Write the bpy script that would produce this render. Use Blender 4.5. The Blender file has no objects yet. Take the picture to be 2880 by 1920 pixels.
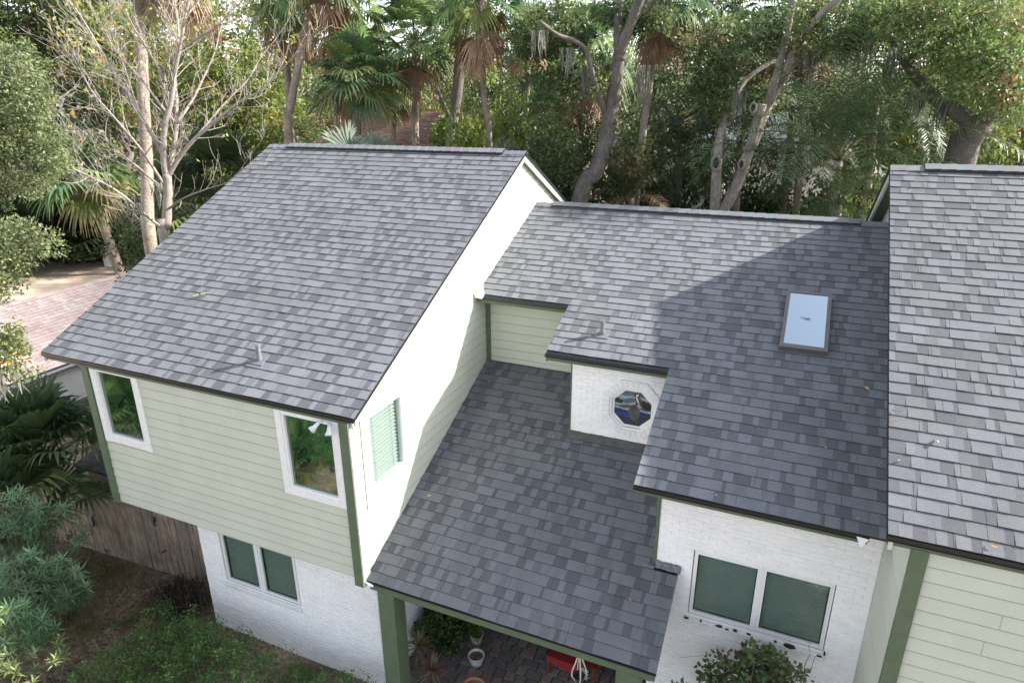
import bpy, math, random
import numpy as np
from mathutils import Vector, Matrix
R = math.radians
C = bpy.context.scene.collection
rnd = random.Random(7)
# ------------------------------------------------------------------ camera
CAM = np.array([5.242, -6.558, 4.115]); YAW, PIT, ROLL = -0.4124, -0.3538, -0.0056; FPX = 1857.4
def cam_axes():
    f = np.array([math.sin(YAW)*math.cos(PIT), math.cos(YAW)*math.cos(PIT), math.sin(PIT)])
    r = np.cross(f, [0, 0, 1]); r /= np.linalg.norm(r); u = np.cross(r, f)
    c, s = math.cos(ROLL), math.sin(ROLL)
    return f, c*r+s*u, -s*r+c*u
CF, CR, CU = cam_axes()
def at(px, py, D):
    """a point seen towards photo position (px, py), D metres away on the map"""
    x, y = px*1.22449, py*1.22449
    d = CF+CR*(x-1440)/FPX-CU*(y-960)/FPX
    return CAM+d*D/math.hypot(d[0], d[1])
cd = bpy.data.cameras.new('camera'); cam = bpy.data.objects.new('camera', cd); C.objects.link(cam)
cd.sensor_width = 36; cd.lens = FPX/2880*36; cd.clip_end = 2000; cd.clip_start = .05
M = Matrix(((CR[0], CU[0], -CF[0], CAM[0]), (CR[1], CU[1], -CF[1], CAM[1]), (CR[2], CU[2], -CF[2], CAM[2]), (0, 0, 0, 1)))
cam.matrix_world = M
bpy.context.scene.camera = cam
GZ = -5.64
# ------------------------------------------------------------------ world, sun
AZ, EL = R(27.5), R(31.2)
w = bpy.data.worlds.new("World"); bpy.context.scene.world = w; w.use_nodes = True
nt = w.node_tree; bg = nt.nodes['Background']; sk = nt.nodes.new('ShaderNodeTexSky')
sk.sky_type = 'NISHITA'; sk.sun_disc = False; sk.sun_elevation = EL; sk.sun_rotation = R(62.5)
sk.air_density = 1.0; sk.dust_density = 1.6; sk.ozone_density = 1.0
hs = nt.nodes.new('ShaderNodeHueSaturation'); hs.inputs['Saturation'].default_value = .42; nt.links.new(sk.outputs[0], hs.inputs['Color']); nt.links.new(hs.outputs[0], bg.inputs[0]); bg.inputs[1].default_value = 0.15
sd = bpy.data.lights.new('sun', 'SUN'); sd.energy = 4.6; sd.angle = R(1.0); sd.color = (1, .95, .87)
so = bpy.data.objects.new('sun', sd); C.objects.link(so)
S = Vector((math.cos(EL)*math.cos(AZ), math.cos(EL)*math.sin(AZ), math.sin(EL)))
so.rotation_euler = S.to_track_quat('Z', 'Y').to_euler(); so.location = (30, 15, 25)
sc = bpy.context.scene
sc.view_settings.view_transform = 'Standard'; sc.view_settings.look = 'None'
sc.view_settings.exposure = 1.62; sc.view_settings.gamma = 1
# ------------------------------------------------------------------ materials
def mat(name, col=(.5, .5, .5), rough=.7, noise=None, bump=None, attr=None, trans=0, metallic=0, spec=.5, stain=None, coordscale=None):
    m = bpy.data.materials.new(name); m.use_nodes = True
    n = m.node_tree.nodes; l = m.node_tree.links; b = n['Principled BSDF']
    b.inputs['Roughness'].default_value = rough; b.inputs['Metallic'].default_value = metallic
    b.inputs['Specular IOR Level'].default_value = spec
    tc = n.new('ShaderNodeTexCoord'); src = None
    if attr:
        a = n.new('ShaderNodeAttribute'); a.attribute_name = attr; src = a.outputs['Color']
    else:
        rgb = n.new('ShaderNodeRGB'); rgb.outputs[0].default_value = (*col, 1); src = rgb.outputs[0]
    def mul(src, scale, lo, hi, detail=4, rough_=.6, dist=0, sx=None):
        t = n.new('ShaderNodeTexNoise'); t.inputs['Scale'].default_value = scale; t.inputs['Detail'].default_value = detail
        t.inputs['Roughness'].default_value = rough_; t.inputs['Distortion'].default_value = dist
        if sx:
            mp = n.new('ShaderNodeMapping'); mp.inputs['Scale'].default_value = sx
            l.new(tc.outputs['Object'], mp.inputs[0]); l.new(mp.outputs[0], t.inputs[0])
        else: l.new(tc.outputs['Object'], t.inputs[0])
        mr = n.new('ShaderNodeMapRange'); mr.inputs[1].default_value = .3; mr.inputs[2].default_value = .7
        mr.inputs[3].default_value = lo; mr.inputs[4].default_value = hi; l.new(t.outputs[0], mr.inputs[0])
        mx = n.new('ShaderNodeMix'); mx.data_type = 'RGBA'; mx.blend_type = 'MULTIPLY'; mx.inputs[0].default_value = 1
        l.new(src, mx.inputs[6]); l.new(mr.outputs[0], mx.inputs[7]); return mx.outputs[2]
    if noise:
        for ns in noise: src = mul(src, *ns)
    if stain:   # (colour, scale, threshold, width, stretch)
        t = n.new('ShaderNodeTexNoise'); t.inputs['Scale'].default_value = stain[1]; t.inputs['Detail'].default_value = 8
        mp = n.new('ShaderNodeMapping'); mp.inputs['Scale'].default_value = stain[4] if len(stain) > 4 else (1, 1, 1)
        l.new(tc.outputs['Object'], mp.inputs[0]); l.new(mp.outputs[0], t.inputs[0])
        mr = n.new('ShaderNodeMapRange'); mr.inputs[1].default_value = stain[2]; mr.inputs[2].default_value = stain[2]+stain[3]
        l.new(t.outputs[0], mr.inputs[0]); mx = n.new('ShaderNodeMix'); mx.data_type = 'RGBA'
        l.new(mr.outputs[0], mx.inputs[0]); l.new(src, mx.inputs[6]); mx.inputs[7].default_value = (*stain[0], 1); src = mx.outputs[2]
    l.new(src, b.inputs['Base Color'])
    if bump:
        t = n.new('ShaderNodeTexNoise'); t.inputs['Scale'].default_value = bump[0]; t.inputs['Detail'].default_value = 5
        l.new(tc.outputs['Object'], t.inputs[0]); bp = n.new('ShaderNodeBump'); bp.inputs['Strength'].default_value = bump[1]
        bp.inputs['Distance'].default_value = bump[2]; l.new(t.outputs[0], bp.inputs['Height']); l.new(bp.outputs[0], b.inputs['Normal'])
    if trans:
        tr = n.new('ShaderNodeBsdfTranslucent'); l.new(src, tr.inputs[0]); mixs = n.new('ShaderNodeMixShader')
        mixs.inputs[0].default_value = trans; l.new(b.outputs[0], mixs.inputs[1]); l.new(tr.outputs[0], mixs.inputs[2])
        l.new(mixs.outputs[0], n['Material Output'].inputs[0])
    return m
MT = {}
MT['shingle'] = mat('shingle', attr='col', rough=.85, noise=[(300, .5, 1.5, 2, .7), (85, .82, 1.18, 3, .8), (1.3, .9, 1.1), (2.2, .93, 1.07, 5, .6, 0, (1.6, .35, .35))], bump=(260, .35, .003), spec=.35)
MT['siding'] = mat('siding', (.49, .51, .435), .6, noise=[(1.5, .95, 1.05), (24, .975, 1.025)], bump=(60, .1, .002), spec=.3, stain=((.34, .37, .29), 2.2, .66, .2, (1, 1, .35)))
MT['trim'] = mat('trim_green', (.095, .13, .08), .55, noise=[(6, .9, 1.1)], bump=(50, .15, .002), spec=.35)
MT['brick'] = mat('white_painted_brick', attr='col', rough=.65, noise=[(3, .96, 1.03), (45, .97, 1.03)], bump=(45, .7, .008), spec=.3, stain=((.66, .60, .50), 1.6, .64, .25, (1, 1, .5)))
MT['black'] = mat('black_metal', (.012, .012, .014), .4, noise=[(20, .7, 1.3)])
MT['siding_lap_shade'] = mat('siding_board_lap_shade', (.20, .22, .17), .8)  # darker tone paints the lap shadow line along each board's bottom edge
MT['white'] = mat('white_vinyl', (.78, .78, .78), .4, noise=[(8, .96, 1.03)], spec=.4)
MT['whitep'] = mat('white_paint_trim', (.74, .73, .74), .5, noise=[(14, .93, 1.05)], bump=(80, .15, .002))
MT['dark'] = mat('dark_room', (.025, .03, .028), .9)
MT['blind'] = mat('blind_slats', (.245, .275, .262), .5)
MT['blind_dark'] = mat('blind_slats_dim', (.42, .48, .455), .6)
MT['pipe'] = mat('galvanised_pipe', (.22, .22, .235), .5, noise=[(30, .6, 1.3)], metallic=.5)
MT['lead'] = mat('lead_flashing', (.15, .155, .17), .5, noise=[(25, .5, 1.4)], metallic=.4, bump=(30, .6, .01))
MT['old_flashing'] = mat('old_flashing', (.075, .072, .07), .7, noise=[(12, .7, 1.3)])
MT['brown'] = mat('bronze_frame', (.13, .115, .115), .45, noise=[(20, .85, 1.15)], metallic=.3)
MT['bark'] = mat('grey_bark', (.125, .108, .092), .9, noise=[(3, .7, 1.35), (26, .6, 1.4, 4, .7, .5, (1, 1, .25))], bump=(30, 1, .03), stain=((.21, .21, .18), 2.5, .62, .15))
MT['bark_light'] = mat('scarred_bark', (.27, .235, .205), .9, noise=[(3, .7, 1.3), (26, .6, 1.4, 4, .7, .5, (1, 1, .25))], bump=(30, 1, .03), stain=((.13, .10, .08), 1.8, .58, .12))
MT['bark_dark'] = mat('dark_bark', (.10, .085, .07), .95, noise=[(3, .7, 1.35), (26, .6, 1.4)], bump=(30, 1, .03))
MT['bark_pale'] = mat('pale_bark', (.25, .22, .195), .85, noise=[(4, .78, 1.2), (30, .8, 1.2)], bump=(40, .6, .01), stain=((.27, .24, .2), 5, .6, .1))
MT['palm_trunk'] = mat('palm_trunk', (.25, .205, .165), .9, noise=[(3, .65, 1.35), (14, .45, 1.5, 3, .6, 0, (1, 1, 3.5))], bump=(22, .9, .02))
MT['leaf'] = mat('leaf', attr='col', rough=.45, trans=.42, spec=.35)
MT['frond'] = mat('frond', attr='col', rough=.5, trans=.4, spec=.3)
MT['soil'] = mat('ground_soil', (.25, .185, .14), .95, noise=[(.6, .6, 1.4), (9, .6, 1.4), (60, .6, 1.4)], bump=(18, .8, .03), stain=((.075, .085, .035), .9, .48, .16))
MT['wood'] = mat('weathered_fence', (.27, .21, .165), .85, noise=[(2, .7, 1.4), (26, .6, 1.4, 4, .6, .2, (1, 1, .12))], bump=(40, .4, .006))
MT['terracotta'] = mat('terracotta', (.45, .16, .075), .8, noise=[(12, .85, 1.15)])
MT['ceramic'] = mat('glazed_ceramic', (.62, .64, .66), .3, noise=[(10, .85, 1.1)])
MT['red'] = mat('red_cloth', (.24, .012, .016), .8, noise=[(30, .85, 1.15)])
MT['redwood'] = mat('red_stained_wood', (.17, .035, .02), .6, noise=[(15, .8, 1.2)])
MT['rope'] = mat('cotton_rope', (.55, .53, .46), .9, noise=[(60, .8, 1.2)])
MT['tanroof'] = mat('sand', (.52, .40, .31), .95, noise=[(1.2, .8, 1.15), (18, .8, 1.2)])
def glass(name, tint, refl=.10, gcol=(.85, 1, .93)):
    m = bpy.data.materials.new(name); m.use_nodes = True; n = m.node_tree.nodes; l = m.node_tree.links; n.clear()
    out = n.new('ShaderNodeOutputMaterial'); mx = n.new('ShaderNodeMixShader'); tr = n.new('ShaderNodeBsdfTransparent'); gl = n.new('ShaderNodeBsdfGlossy')
    lw = n.new('ShaderNodeLayerWeight'); lw.inputs[0].default_value = .5; fr = n.new('ShaderNodeMath'); fr.operation = 'POWER'; fr.inputs[1].default_value = 4; l.new(lw.outputs['Facing'], fr.inputs[0]); ad = n.new('ShaderNodeMath'); ad.operation = 'ADD'; ad.inputs[1].default_value = refl; ad.use_clamp = True
    tr.inputs[0].default_value = (*tint, 1); gl.inputs['Roughness'].default_value = .025; gl.inputs[0].default_value = (*gcol, 1)
    l.new(fr.outputs[0], ad.inputs[0]); l.new(ad.outputs[0], mx.inputs[0]); l.new(tr.outputs[0], mx.inputs[1]); l.new(gl.outputs[0], mx.inputs[2]); l.new(mx.outputs[0], out.inputs[0])
    return m
MT['glass'] = glass('window_glass', (.64, .74, .69), .28, (.55, .63, .585))
MT['glass_clear'] = glass('clear_window_glass', (.90, .935, .92), .05); MT['glass_dim'] = glass('shaded_window_glass', (.84, .88, .86), .14, (.75, .85, .8)); MT['room_green'] = mat('dim_interior', (.20, .29, .25), .8)
MT['skyglass'] = glass('skylight_glass', (.2, .3, .4), .6, (.66, .78, .88))
# ------------------------------------------------------------------ mesh builder
class MB:
    def __init__(s): s.v = []; s.f = []; s.m = []; s.c = []
    def face(s, pts, mi=0, col=(.5, .5, .5)):
        i = len(s.v); s.v += [tuple(p) for p in pts]; s.f.append(tuple(range(i, i+len(pts)))); s.m.append(mi); s.c.append(col)
    def mesh(s, vs, fs, mi=0, col=(.5, .5, .5)):
        i = len(s.v); s.v += [tuple(p) for p in vs]
        for f in fs: s.f.append(tuple(a+i for a in f)); s.m.append(mi); s.c.append(col)
    def box(s, x0, x1, y0, y1, z0, z1, mi=0, col=(.5, .5, .5), T=None):
        vs = [(x, y, z) for z in (z0, z1) for y in (y0, y1) for x in (x0, x1)]
        if T: vs = [T(*p) for p in vs]
        s.mesh(vs, [(0, 2, 3, 1), (4, 5, 7, 6), (0, 1, 5, 4), (1, 3, 7, 5), (3, 2, 6, 7), (2, 0, 4, 6)], mi, col)
    def hull8(s, bot, top, mi=0, col=(.5, .5, .5)):
        n = len(bot); s.mesh(list(bot)+list(top), [tuple(range(n))[::-1], tuple(range(n, 2*n))]+[(i, (i+1) % n, n+(i+1) % n, n+i) for i in range(n)], mi, col)
    def tube(s, pts, rad, sides=8, mi=0, col=(.5, .5, .5), jit=0, cap=True):
        pts = [Vector(p) for p in pts]; base = len(s.v); n = len(pts); ref = None
        for i, p in enumerate(pts):
            t = (pts[min(i+1, n-1)]-pts[max(i-1, 0)]); t = t.normalized() if t.length > 1e-9 else Vector((0, 0, 1))
            if ref is None: ref = t.cross(Vector((.3, .9, .2))).normalized() if abs(t.dot(Vector((.3, .9, .2)).normalized())) < .95 else t.cross(Vector((1, 0, 0))).normalized()
            ref = (ref-t*ref.dot(t)).normalized(); b = t.cross(ref)
            for k in range(sides):
                a = 2*math.pi*k/sides; rr = rad[i]*(1+(rnd.uniform(-jit, jit) if jit else 0))
                s.v.append(tuple(p+ref*(math.cos(a)*rr)+b*(math.sin(a)*rr)))
        for i in range(n-1):
            for k in range(sides):
                a = base+i*sides+k; b_ = base+i*sides+(k+1) % sides
                s.f.append((a, b_, b_+sides, a+sides)); s.m.append(mi); s.c.append(col)
        if cap:
            s.f.append(tuple(base+k for k in range(sides))[::-1]); s.m.append(mi); s.c.append(col)
            s.f.append(tuple(base+(n-1)*sides+k for k in range(sides))); s.m.append(mi); s.c.append(col)
    def lathe(s, prof, cx, cy, sides=20, mi=0, col=(.5, .5, .5)):
        base = len(s.v)
        for r_, z in prof:
            for k in range(sides): a = 2*math.pi*k/sides; s.v.append((cx+r_*math.cos(a), cy+r_*math.sin(a), z))
        for i in range(len(prof)-1):
            for k in range(sides):
                a = base+i*sides+k; b = base+i*sides+(k+1) % sides; s.f.append((a, b, b+sides, a+sides)); s.m.append(mi); s.c.append(col)
    def build(s, name, mats, parent=None, smooth=False, fix=False):
        me = bpy.data.meshes.new(name); me.from_pydata(s.v, [], s.f)
        if not isinstance(mats, (list, tuple)): mats = [mats]
        for m_ in mats: me.materials.append(m_)
        if len(mats) > 1: me.polygons.foreach_set('material_index', s.m)
        at_ = me.attributes.new('col', 'FLOAT_COLOR', 'FACE'); cc = np.ones((len(s.f), 4)); cc[:, :3] = np.array(s.c, float).reshape(-1, 3); at_.data.foreach_set('color', cc.ravel())
        if smooth: me.polygons.foreach_set('use_smooth', [True]*len(me.polygons))
        me.update()
        return link(name, me, parent)
def link(name, me, parent=None):
    o = bpy.data.objects.new(name, me); C.objects.link(o)
    if parent is not None: o.parent = parent
    return o
def thing(name, label, cat, loc=(0, 0, 0), group=None):
    o = bpy.data.objects.new(name, None); C.objects.link(o); o.location = loc; o.empty_display_size = .2; return tag(o, label, cat, group)
def tag(o, label, cat, group=None, kind=None):
    if label: o['label'] = label
    if cat: o['category'] = cat
    if group: o['group'] = group
    if kind: o['kind'] = kind
    return o
def struct(o): o['kind'] = 'structure'; return o
def local(o, *objs):
    """keep meshes built in world metres in place under an empty that stands elsewhere"""
    for c in objs: c.location = (-o.location[0], -o.location[1], -o.location[2])
def quadmesh(name, V, F, col, mats, parent=None):
    me = bpy.data.meshes.new(name); n = len(V); m = len(F)
    me.vertices.add(n); me.vertices.foreach_set('co', np.ascontiguousarray(V, dtype=np.float32).ravel())
    me.loops.add(m*4); me.loops.foreach_set('vertex_index', np.ascontiguousarray(F, dtype=np.int32).ravel())
    me.polygons.add(m); me.polygons.foreach_set('loop_start', np.arange(m, dtype=np.int32)*4)
    me.update(calc_edges=True); me.materials.append(mats)
    a = me.attributes.new('col', 'FLOAT_COLOR', 'FACE'); cc = np.ones((m, 4), np.float32); cc[:, :3] = col; a.data.foreach_set('color', cc.ravel())
    return link(name, me, parent)
# ------------------------------------------------------------------ leaves
def unit(a): return a/np.maximum(np.linalg.norm(a, axis=-1, keepdims=True), 1e-9)
def leaf_arrays(P, A, N, L, W, bend=.15):
    """rhombic leaves: P base, A axis, N normal, L length, W width"""
    A = unit(A); Sd = unit(np.cross(A, N)); N = np.cross(Sd, A); L = L[:, None]; W = W[:, None]
    v0 = P; v2 = P+A*L-N*L*bend; v1 = P+A*L*.45+Sd*W*.5; v3 = P+A*L*.45-Sd*W*.5
    return np.stack([v0, v1, v2, v3], 1).reshape(-1, 3)
def palette_cols(rs, n, pal, var=.18):
    pal = np.array(pal); i = rs.choice(len(pal), n, p=None if pal.shape[1] == 3 else pal[:, 3]/pal[:, 3].sum())
    c = pal[i, :3]*(1+rs.uniform(-var, var, (n, 1)))*(1+rs.uniform(-.06, .06, (n, 3))); return np.clip(c, .002, 1)
def clumps(seed, centers, rad, nleaf, L, pal, flat=.55, Lv=.3, aspect=.5, up=.5, twig=True):
    """leaf clumps at the given centres: each clump one palette tone with small leaf variation"""
    rs = np.random.RandomState(seed); centers = np.asarray(centers, float); k = len(centers); rad = np.broadcast_to(np.asarray(rad, float), (k,))
    n = k*nleaf; ci = np.repeat(np.arange(k), nleaf)
    d = unit(rs.normal(size=(n, 3))); rr = rs.uniform(0, 1, (n, 1))**.45
    tilt = unit(rs.normal(size=(k, 3))*.35+[0, 0, 1])[ci]
    off = d*rr*rad[ci][:, None]; off -= tilt*(np.sum(off*tilt, 1, keepdims=True))*(1-flat)
    P = centers[ci]+off; A = unit(d+rs.normal(size=(n, 3))*.6); N = unit(rs.normal(size=(n, 3))*.55+[0, 0, up])
    Ls = L*(1+rs.uniform(-Lv, Lv, n)); V = leaf_arrays(P, A, N, Ls, Ls*aspect*(1+rs.uniform(-.2, .2, n)))
    cc = palette_cols(rs, k, pal, .22)[ci]*(1+rs.uniform(-.25, .25, (n, 1)))
    sw = rs.uniform(size=n) < .05; cc[sw] = palette_cols(rs, int(sw.sum()), pal, .4)
    return V, cc
def quads(n): return np.arange(n*4).reshape(n, 4)
OAK = [(0.085, 0.124, 0.044, 4), (0.063, 0.098, 0.039, 4), (0.128, 0.156, 0.055, 2), (0.146, 0.122, 0.055, .5)]
OAKL = [(0.128, 0.183, 0.059, 4), (0.098, 0.146, 0.051, 3), (0.189, 0.226, 0.073, 2), (0.232, 0.134, 0.067, .5)]
BROAD = [(0.152, 0.207, 0.051, 3), (0.207, 0.250, 0.061, 3), (0.104, 0.146, 0.044, 2), (0.281, 0.244, 0.067, .8), (0.293, 0.122, 0.055, .3)]
DEEP = [(0.055, 0.085, 0.037, 4), (0.076, 0.112, 0.044, 3), (0.044, 0.067, 0.033, 2)]
RUST = [(0.098, 0.140, 0.044, 3), (0.268, 0.122, 0.061, 2), (0.195, 0.146, 0.061, 2), (0.061, 0.091, 0.037, 2)]
def ell_centers(rs, n, rx, ry, rz, hollow=.35, lumpy=.25):
    d = unit(rs.normal(size=(n, 3))); r = (hollow+(1-hollow)*rs.uniform(size=n)**.5)
    ph = rs.uniform(0, 6.28, 3); b = 1+lumpy*np.sin(3.1*d[:, 0]+ph[0])*np.sin(2.7*d[:, 1]+ph[1])+lumpy*.6*np.sin(5*d[:, 2]+ph[2])
    return d*(r*b)[:, None]*[rx, ry, rz]
# ================================================================== THE HOUSE
house = thing('house', 'pale green and white brick house with three grey shingled roofs, filling the foreground', 'house', (0, 0, 0))
E_ = 0.1716
AA = math.atan(.5); AB = .3979; AD = .4257
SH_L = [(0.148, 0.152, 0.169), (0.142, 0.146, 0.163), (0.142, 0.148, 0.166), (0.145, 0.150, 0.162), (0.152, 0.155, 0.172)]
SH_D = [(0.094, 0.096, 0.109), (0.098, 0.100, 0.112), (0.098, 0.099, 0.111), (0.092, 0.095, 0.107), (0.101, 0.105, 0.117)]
def shingles(mb, xr, k0, k1, y0, z0, ang, seed, tone=1.0, SH_L=SH_L, SH_D=SH_D):
    """courses of laminated shingles; xr(k) gives the x-range of course k; y0,z0 = eave"""
    r = random.Random(seed); ca, sa = math.cos(ang), math.sin(ang)
    def P(x, v, h): return (x, y0+v*ca-h*sa, z0+v*sa+h*ca)
    for k in range(k0, k1):
        rg = xr(k)
        if rg is None: continue
        x0, x1 = rg; last = (k == k1-1)
        v0 = k*E_; v1 = (k+1)*E_+.006; ph = r.uniform(0, 6.28); ph2 = r.uniform(0, 6.28)
        def dv(x): return .0035*math.sin(x*1.7+ph)+.0025*math.sin(x*5.1+ph2)
        x = x0-r.uniform(0, .2); raised = r.random() < .5; joint = x0+r.uniform(.1, .9); run = 0; prev = None
        while x < x1:
            if raised: wd = r.choice((.08, .11, .14, .18, .23, .30))*r.uniform(.85, 1.15)
            else: wd = r.choice((.05, .08, .12, .16, .21))*r.uniform(.85, 1.15)
            a = max(x, x0); b = min(x+wd, x1); x += wd
            if b-a < .004: raised = not raised; continue
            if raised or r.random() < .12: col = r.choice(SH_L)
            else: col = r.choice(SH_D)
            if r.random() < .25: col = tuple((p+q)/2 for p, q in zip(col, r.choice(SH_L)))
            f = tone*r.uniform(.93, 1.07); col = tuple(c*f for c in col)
            h = (.0145 if raised else .0105)+r.uniform(-.0008, .001)
            if r.random() < .03: h += .003
            js = b
            if a < joint < b: js = joint
            for (p, q) in (((a, b),) if js >= b-.01 else ((a, js-.004), (js, b))):
                if q-p < .003: continue
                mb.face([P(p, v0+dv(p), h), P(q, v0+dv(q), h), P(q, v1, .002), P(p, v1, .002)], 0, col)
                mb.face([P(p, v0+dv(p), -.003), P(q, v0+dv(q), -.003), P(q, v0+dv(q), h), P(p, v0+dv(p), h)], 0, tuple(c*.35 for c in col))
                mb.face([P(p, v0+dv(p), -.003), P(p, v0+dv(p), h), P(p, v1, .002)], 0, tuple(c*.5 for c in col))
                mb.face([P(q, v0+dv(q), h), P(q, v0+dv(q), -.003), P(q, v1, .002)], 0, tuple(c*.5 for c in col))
            if js < b-.01: joint += 1.0
            elif joint < b: joint += 1.0
            raised = not raised if r.random() < .85 else raised
def slab(mb, x0, x1, y0, y1, zf, t=.03, off=-.004, mi=1, col=(.1, .1, .1), drop=0):
    """roof deck whose top follows z = zf(y)"""
    b = [(x0, y0, zf(y0)+off-t), (x1, y0, zf(y0)+off-t), (x1, y1, zf(y1)+off-t), (x0, y1, zf(y1)+off-t)]
    tp = [(x0, y0, zf(y0)+off), (x1, y0, zf(y0)+off), (x1, y1, zf(y1)+off), (x0, y1, zf(y1)+off)]
    mb.hull8(b, tp, mi, col)
def ridge_caps(mb, x0, x1, y, z, ang, step=.205, w=.15, seed=1, lift=.012, xs=None):
    r = random.Random(seed); ca, sa = math.cos(ang), math.sin(ang); x = x0; i = 0
    while x < x1-.02:
        q = min(x+step+.02, x1); h0, h1 = lift+.006, lift+.015
        c = r.choice(SH_L); c = tuple(a*r.uniform(.98, 1.2) for a in c)
        for sgn in (-1, 1):
            yy = y+sgn*w*ca
            mb.hull8([(x, yy, z-w*sa+h0-.006), (q, yy, z-w*sa+h1-.006), (q, y, z+h1-.006), (x, y, z+h0-.006)],
                     [(x, yy, z-w*sa+h0), (q, yy, z-w*sa+h1), (q, y, z+h1+.003), (x, y, z+h0+.003)], 0, c)
        x += step*r.uniform(.96, 1.04)
def ridge_vent(name, x0, x1, y, z, ang, parent, seed=1):
    mb = MB(); ca, sa = math.cos(ang), math.sin(ang); w = .155
    T = .035
    # corrugated black vent body on both slopes, then the caps on top
    for sgn in (-1, 1):
        n = int((x1-x0)/.035)
        for i in range(n):
            a = x0+(x1-x0)*i/n; b = a+(x1-x0)/n*.62; yy = y+sgn*w*ca; yi = y+sgn*(w-.045)*ca
            wob = .004*math.sin(a*2.3)
            mb.hull8([(a, yy, z-w*sa+.004), (b, yy, z-w*sa+.004), (b, yi, z-(w-.045)*sa+.004), (a, yi, z-(w-.045)*sa+.004)],
                     [(a, yy, z-w*sa+.004+T+wob), (b, yy, z-w*sa+.004+T+wob), (b, yi, z-(w-.045)*sa+.004+T), (a, yi, z-(w-.045)*sa+.004+T)], 0)
        yy = y+sgn*(w-.02)*ca
        mb.hull8([(x0, yy, z-(w-.02)*sa+.002), (x1, yy, z-(w-.02)*sa+.002), (x1, y, z), (x0, y, z)],
                 [(x0, yy, z-(w-.02)*sa+T), (x1, yy, z-(w-.02)*sa+T), (x1, y, z+T), (x0, y, z+T)], 0)
        yy = y+sgn*(w+.006)*ca
        mb.hull8([(x0, yy, z-(w+.006)*sa+T), (x1, yy, z-(w+.006)*sa+T), (x1, y, z+T+.002), (x0, y, z+T+.002)],
                 [(x0, yy, z-(w+.006)*sa+T+.012), (x1, yy, z-(w+.006)*sa+T+.012), (x1, y, z+T+.012), (x0, y, z+T+.012)], 0)
    v = mb.build(name, MT['black'], parent)
    m2 = MB(); ridge_caps(m2, x0+.01, x1-.01, y, z+T+.004, ang, seed=seed, lift=.01); m2.build('ridge_cap', MT['shingle'], v)
    return v
def eave_trim(parent, x0, x1, y, z, th=.055, fh=.12, inset=.02, soffit=None, endcap=True):
    """black drip edge, green fascia, green soffit"""
    m = MB(); m.box(x0, x1, y-.012, y+.02, z-th, z-.006); m.box(x0, x1, y-.022, y-.0125, z-th-.004, z-th+.004); m.build('drip_edge', MT['black'], parent)
    m = MB(); m.box(x0+.01, x1-.01, y+inset, y+inset+.025, z-fh-.005, z-.036); m.build('fascia', MT['trim'], parent)
    if soffit: m = MB(); m.box(x0+.01, x1-.01, y+inset+.0255, soffit, z-fh+.003, z-fh+.018); m.build('soffit', MT['trim'], parent)
# ---- left roof (A)
AYR, AZR = 6.16, 3.08
def zA(y): return y*.5
def zAr(y): return AZR-(y-AYR)*.5
rA = MB(); shingles(rA, lambda k: (-6.585, .004), 0, 40, 0, 0, AA, 11)
slab(rA, -6.57, -.012, .004, AYR, zA); slab(rA, -6.57, -.012, AYR+.001, 12.3, zAr, off=0, mi=0, col=(.16, .16, .18))
roofA = rA.build('roof', [MT['shingle'], MT['black']], house); roofA['label'] = 'large left roof of grey shingles'
for a_, b_, s_ in ((-6.585, -5.98, .205), (-.46, .005, .16)): m = MB(); ridge_caps(m, a_, b_, AYR, AZR, AA, seed=3, step=s_); m.build('ridge_cap', MT['shingle'], roofA)
ridge_vent('ridge_vent', -5.98, -.46, AYR, AZR, AA, roofA, 5)
eave_trim(roofA, -6.58, .0, 0, 0, soffit=None)
def rake(parent, x, y0, z0, yr, zr, yb, zb, out=1, black=.055, board=.14, bw=.03, front=True, back=True):
    """drip edge and rake board along both slopes of a gable at x; out=+1 faces +X"""
    m1, m2 = MB(), MB()
    def seg(ya, za, yb_, zb_):
        o0, o1 = (x-.018*out, x+.008*out); lo, hi = min(o0, o1), max(o0, o1)
        m1.hull8([(lo, ya, za-black), (hi, ya, za-black), (hi, yb_, zb_-black), (lo, yb_, zb_-black)], [(lo, ya, za-.002), (hi, ya, za-.002), (hi, yb_, zb_-.002), (lo, yb_, zb_-.002)])
        o0, o1 = (x-.06*out, x-.02*out); lo, hi = min(o0, o1), max(o0, o1)
        m2.hull8([(lo, ya, za-board-.03), (hi, ya, za-board-.03), (hi, yb_, zb_-board-.03), (lo, yb_, zb_-board-.03)], [(lo, ya, za-.036), (hi, ya, za-.036), (hi, yb_, zb_-.036), (lo, yb_, zb_-.036)])
    if front: seg(y0, z0, yr, zr)
    if back: seg(yr+.0005, zr, yb, zb)
    m1.build('drip_edge', MT['black'], parent); m2.build('rake_board', MT['siding'], parent)
rake(roofA, 0, 0.0, 0, AYR, AZR, 12.3, zAr(12.3)); rake(roofA, -6.58, 0.0, 0, AYR, AZR, 12.3, zAr(12.3), out=-1)
m = MB()
def soff(m, x0, x1, ya, za, yb, zb, t=.012):
    m.hull8([(x0, ya, za-t), (x1, ya, za-t), (x1, yb, zb-t), (x0, yb, zb-t)], [(x0, ya, za), (x1, ya, za), (x1, yb, zb), (x0, yb, zb)])
soff(m, -6.52, -5.6, .05, .025-.1, AYR, AZR-.1); soff(m, -6.52, -5.6, AYR, AZR-.1, 12.2, zAr(12.2)-.1); m.build('soffit', MT['trim'], roofA)
m = MB(); soff(m, -.35, -.061, AYR, AZR-.09, 12.2, zAr(12.2)-.09); soff(m, -.35, -.061, .05, .025-.09, AYR, AZR-.09); m.build('soffit', MT['trim'], roofA)
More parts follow.
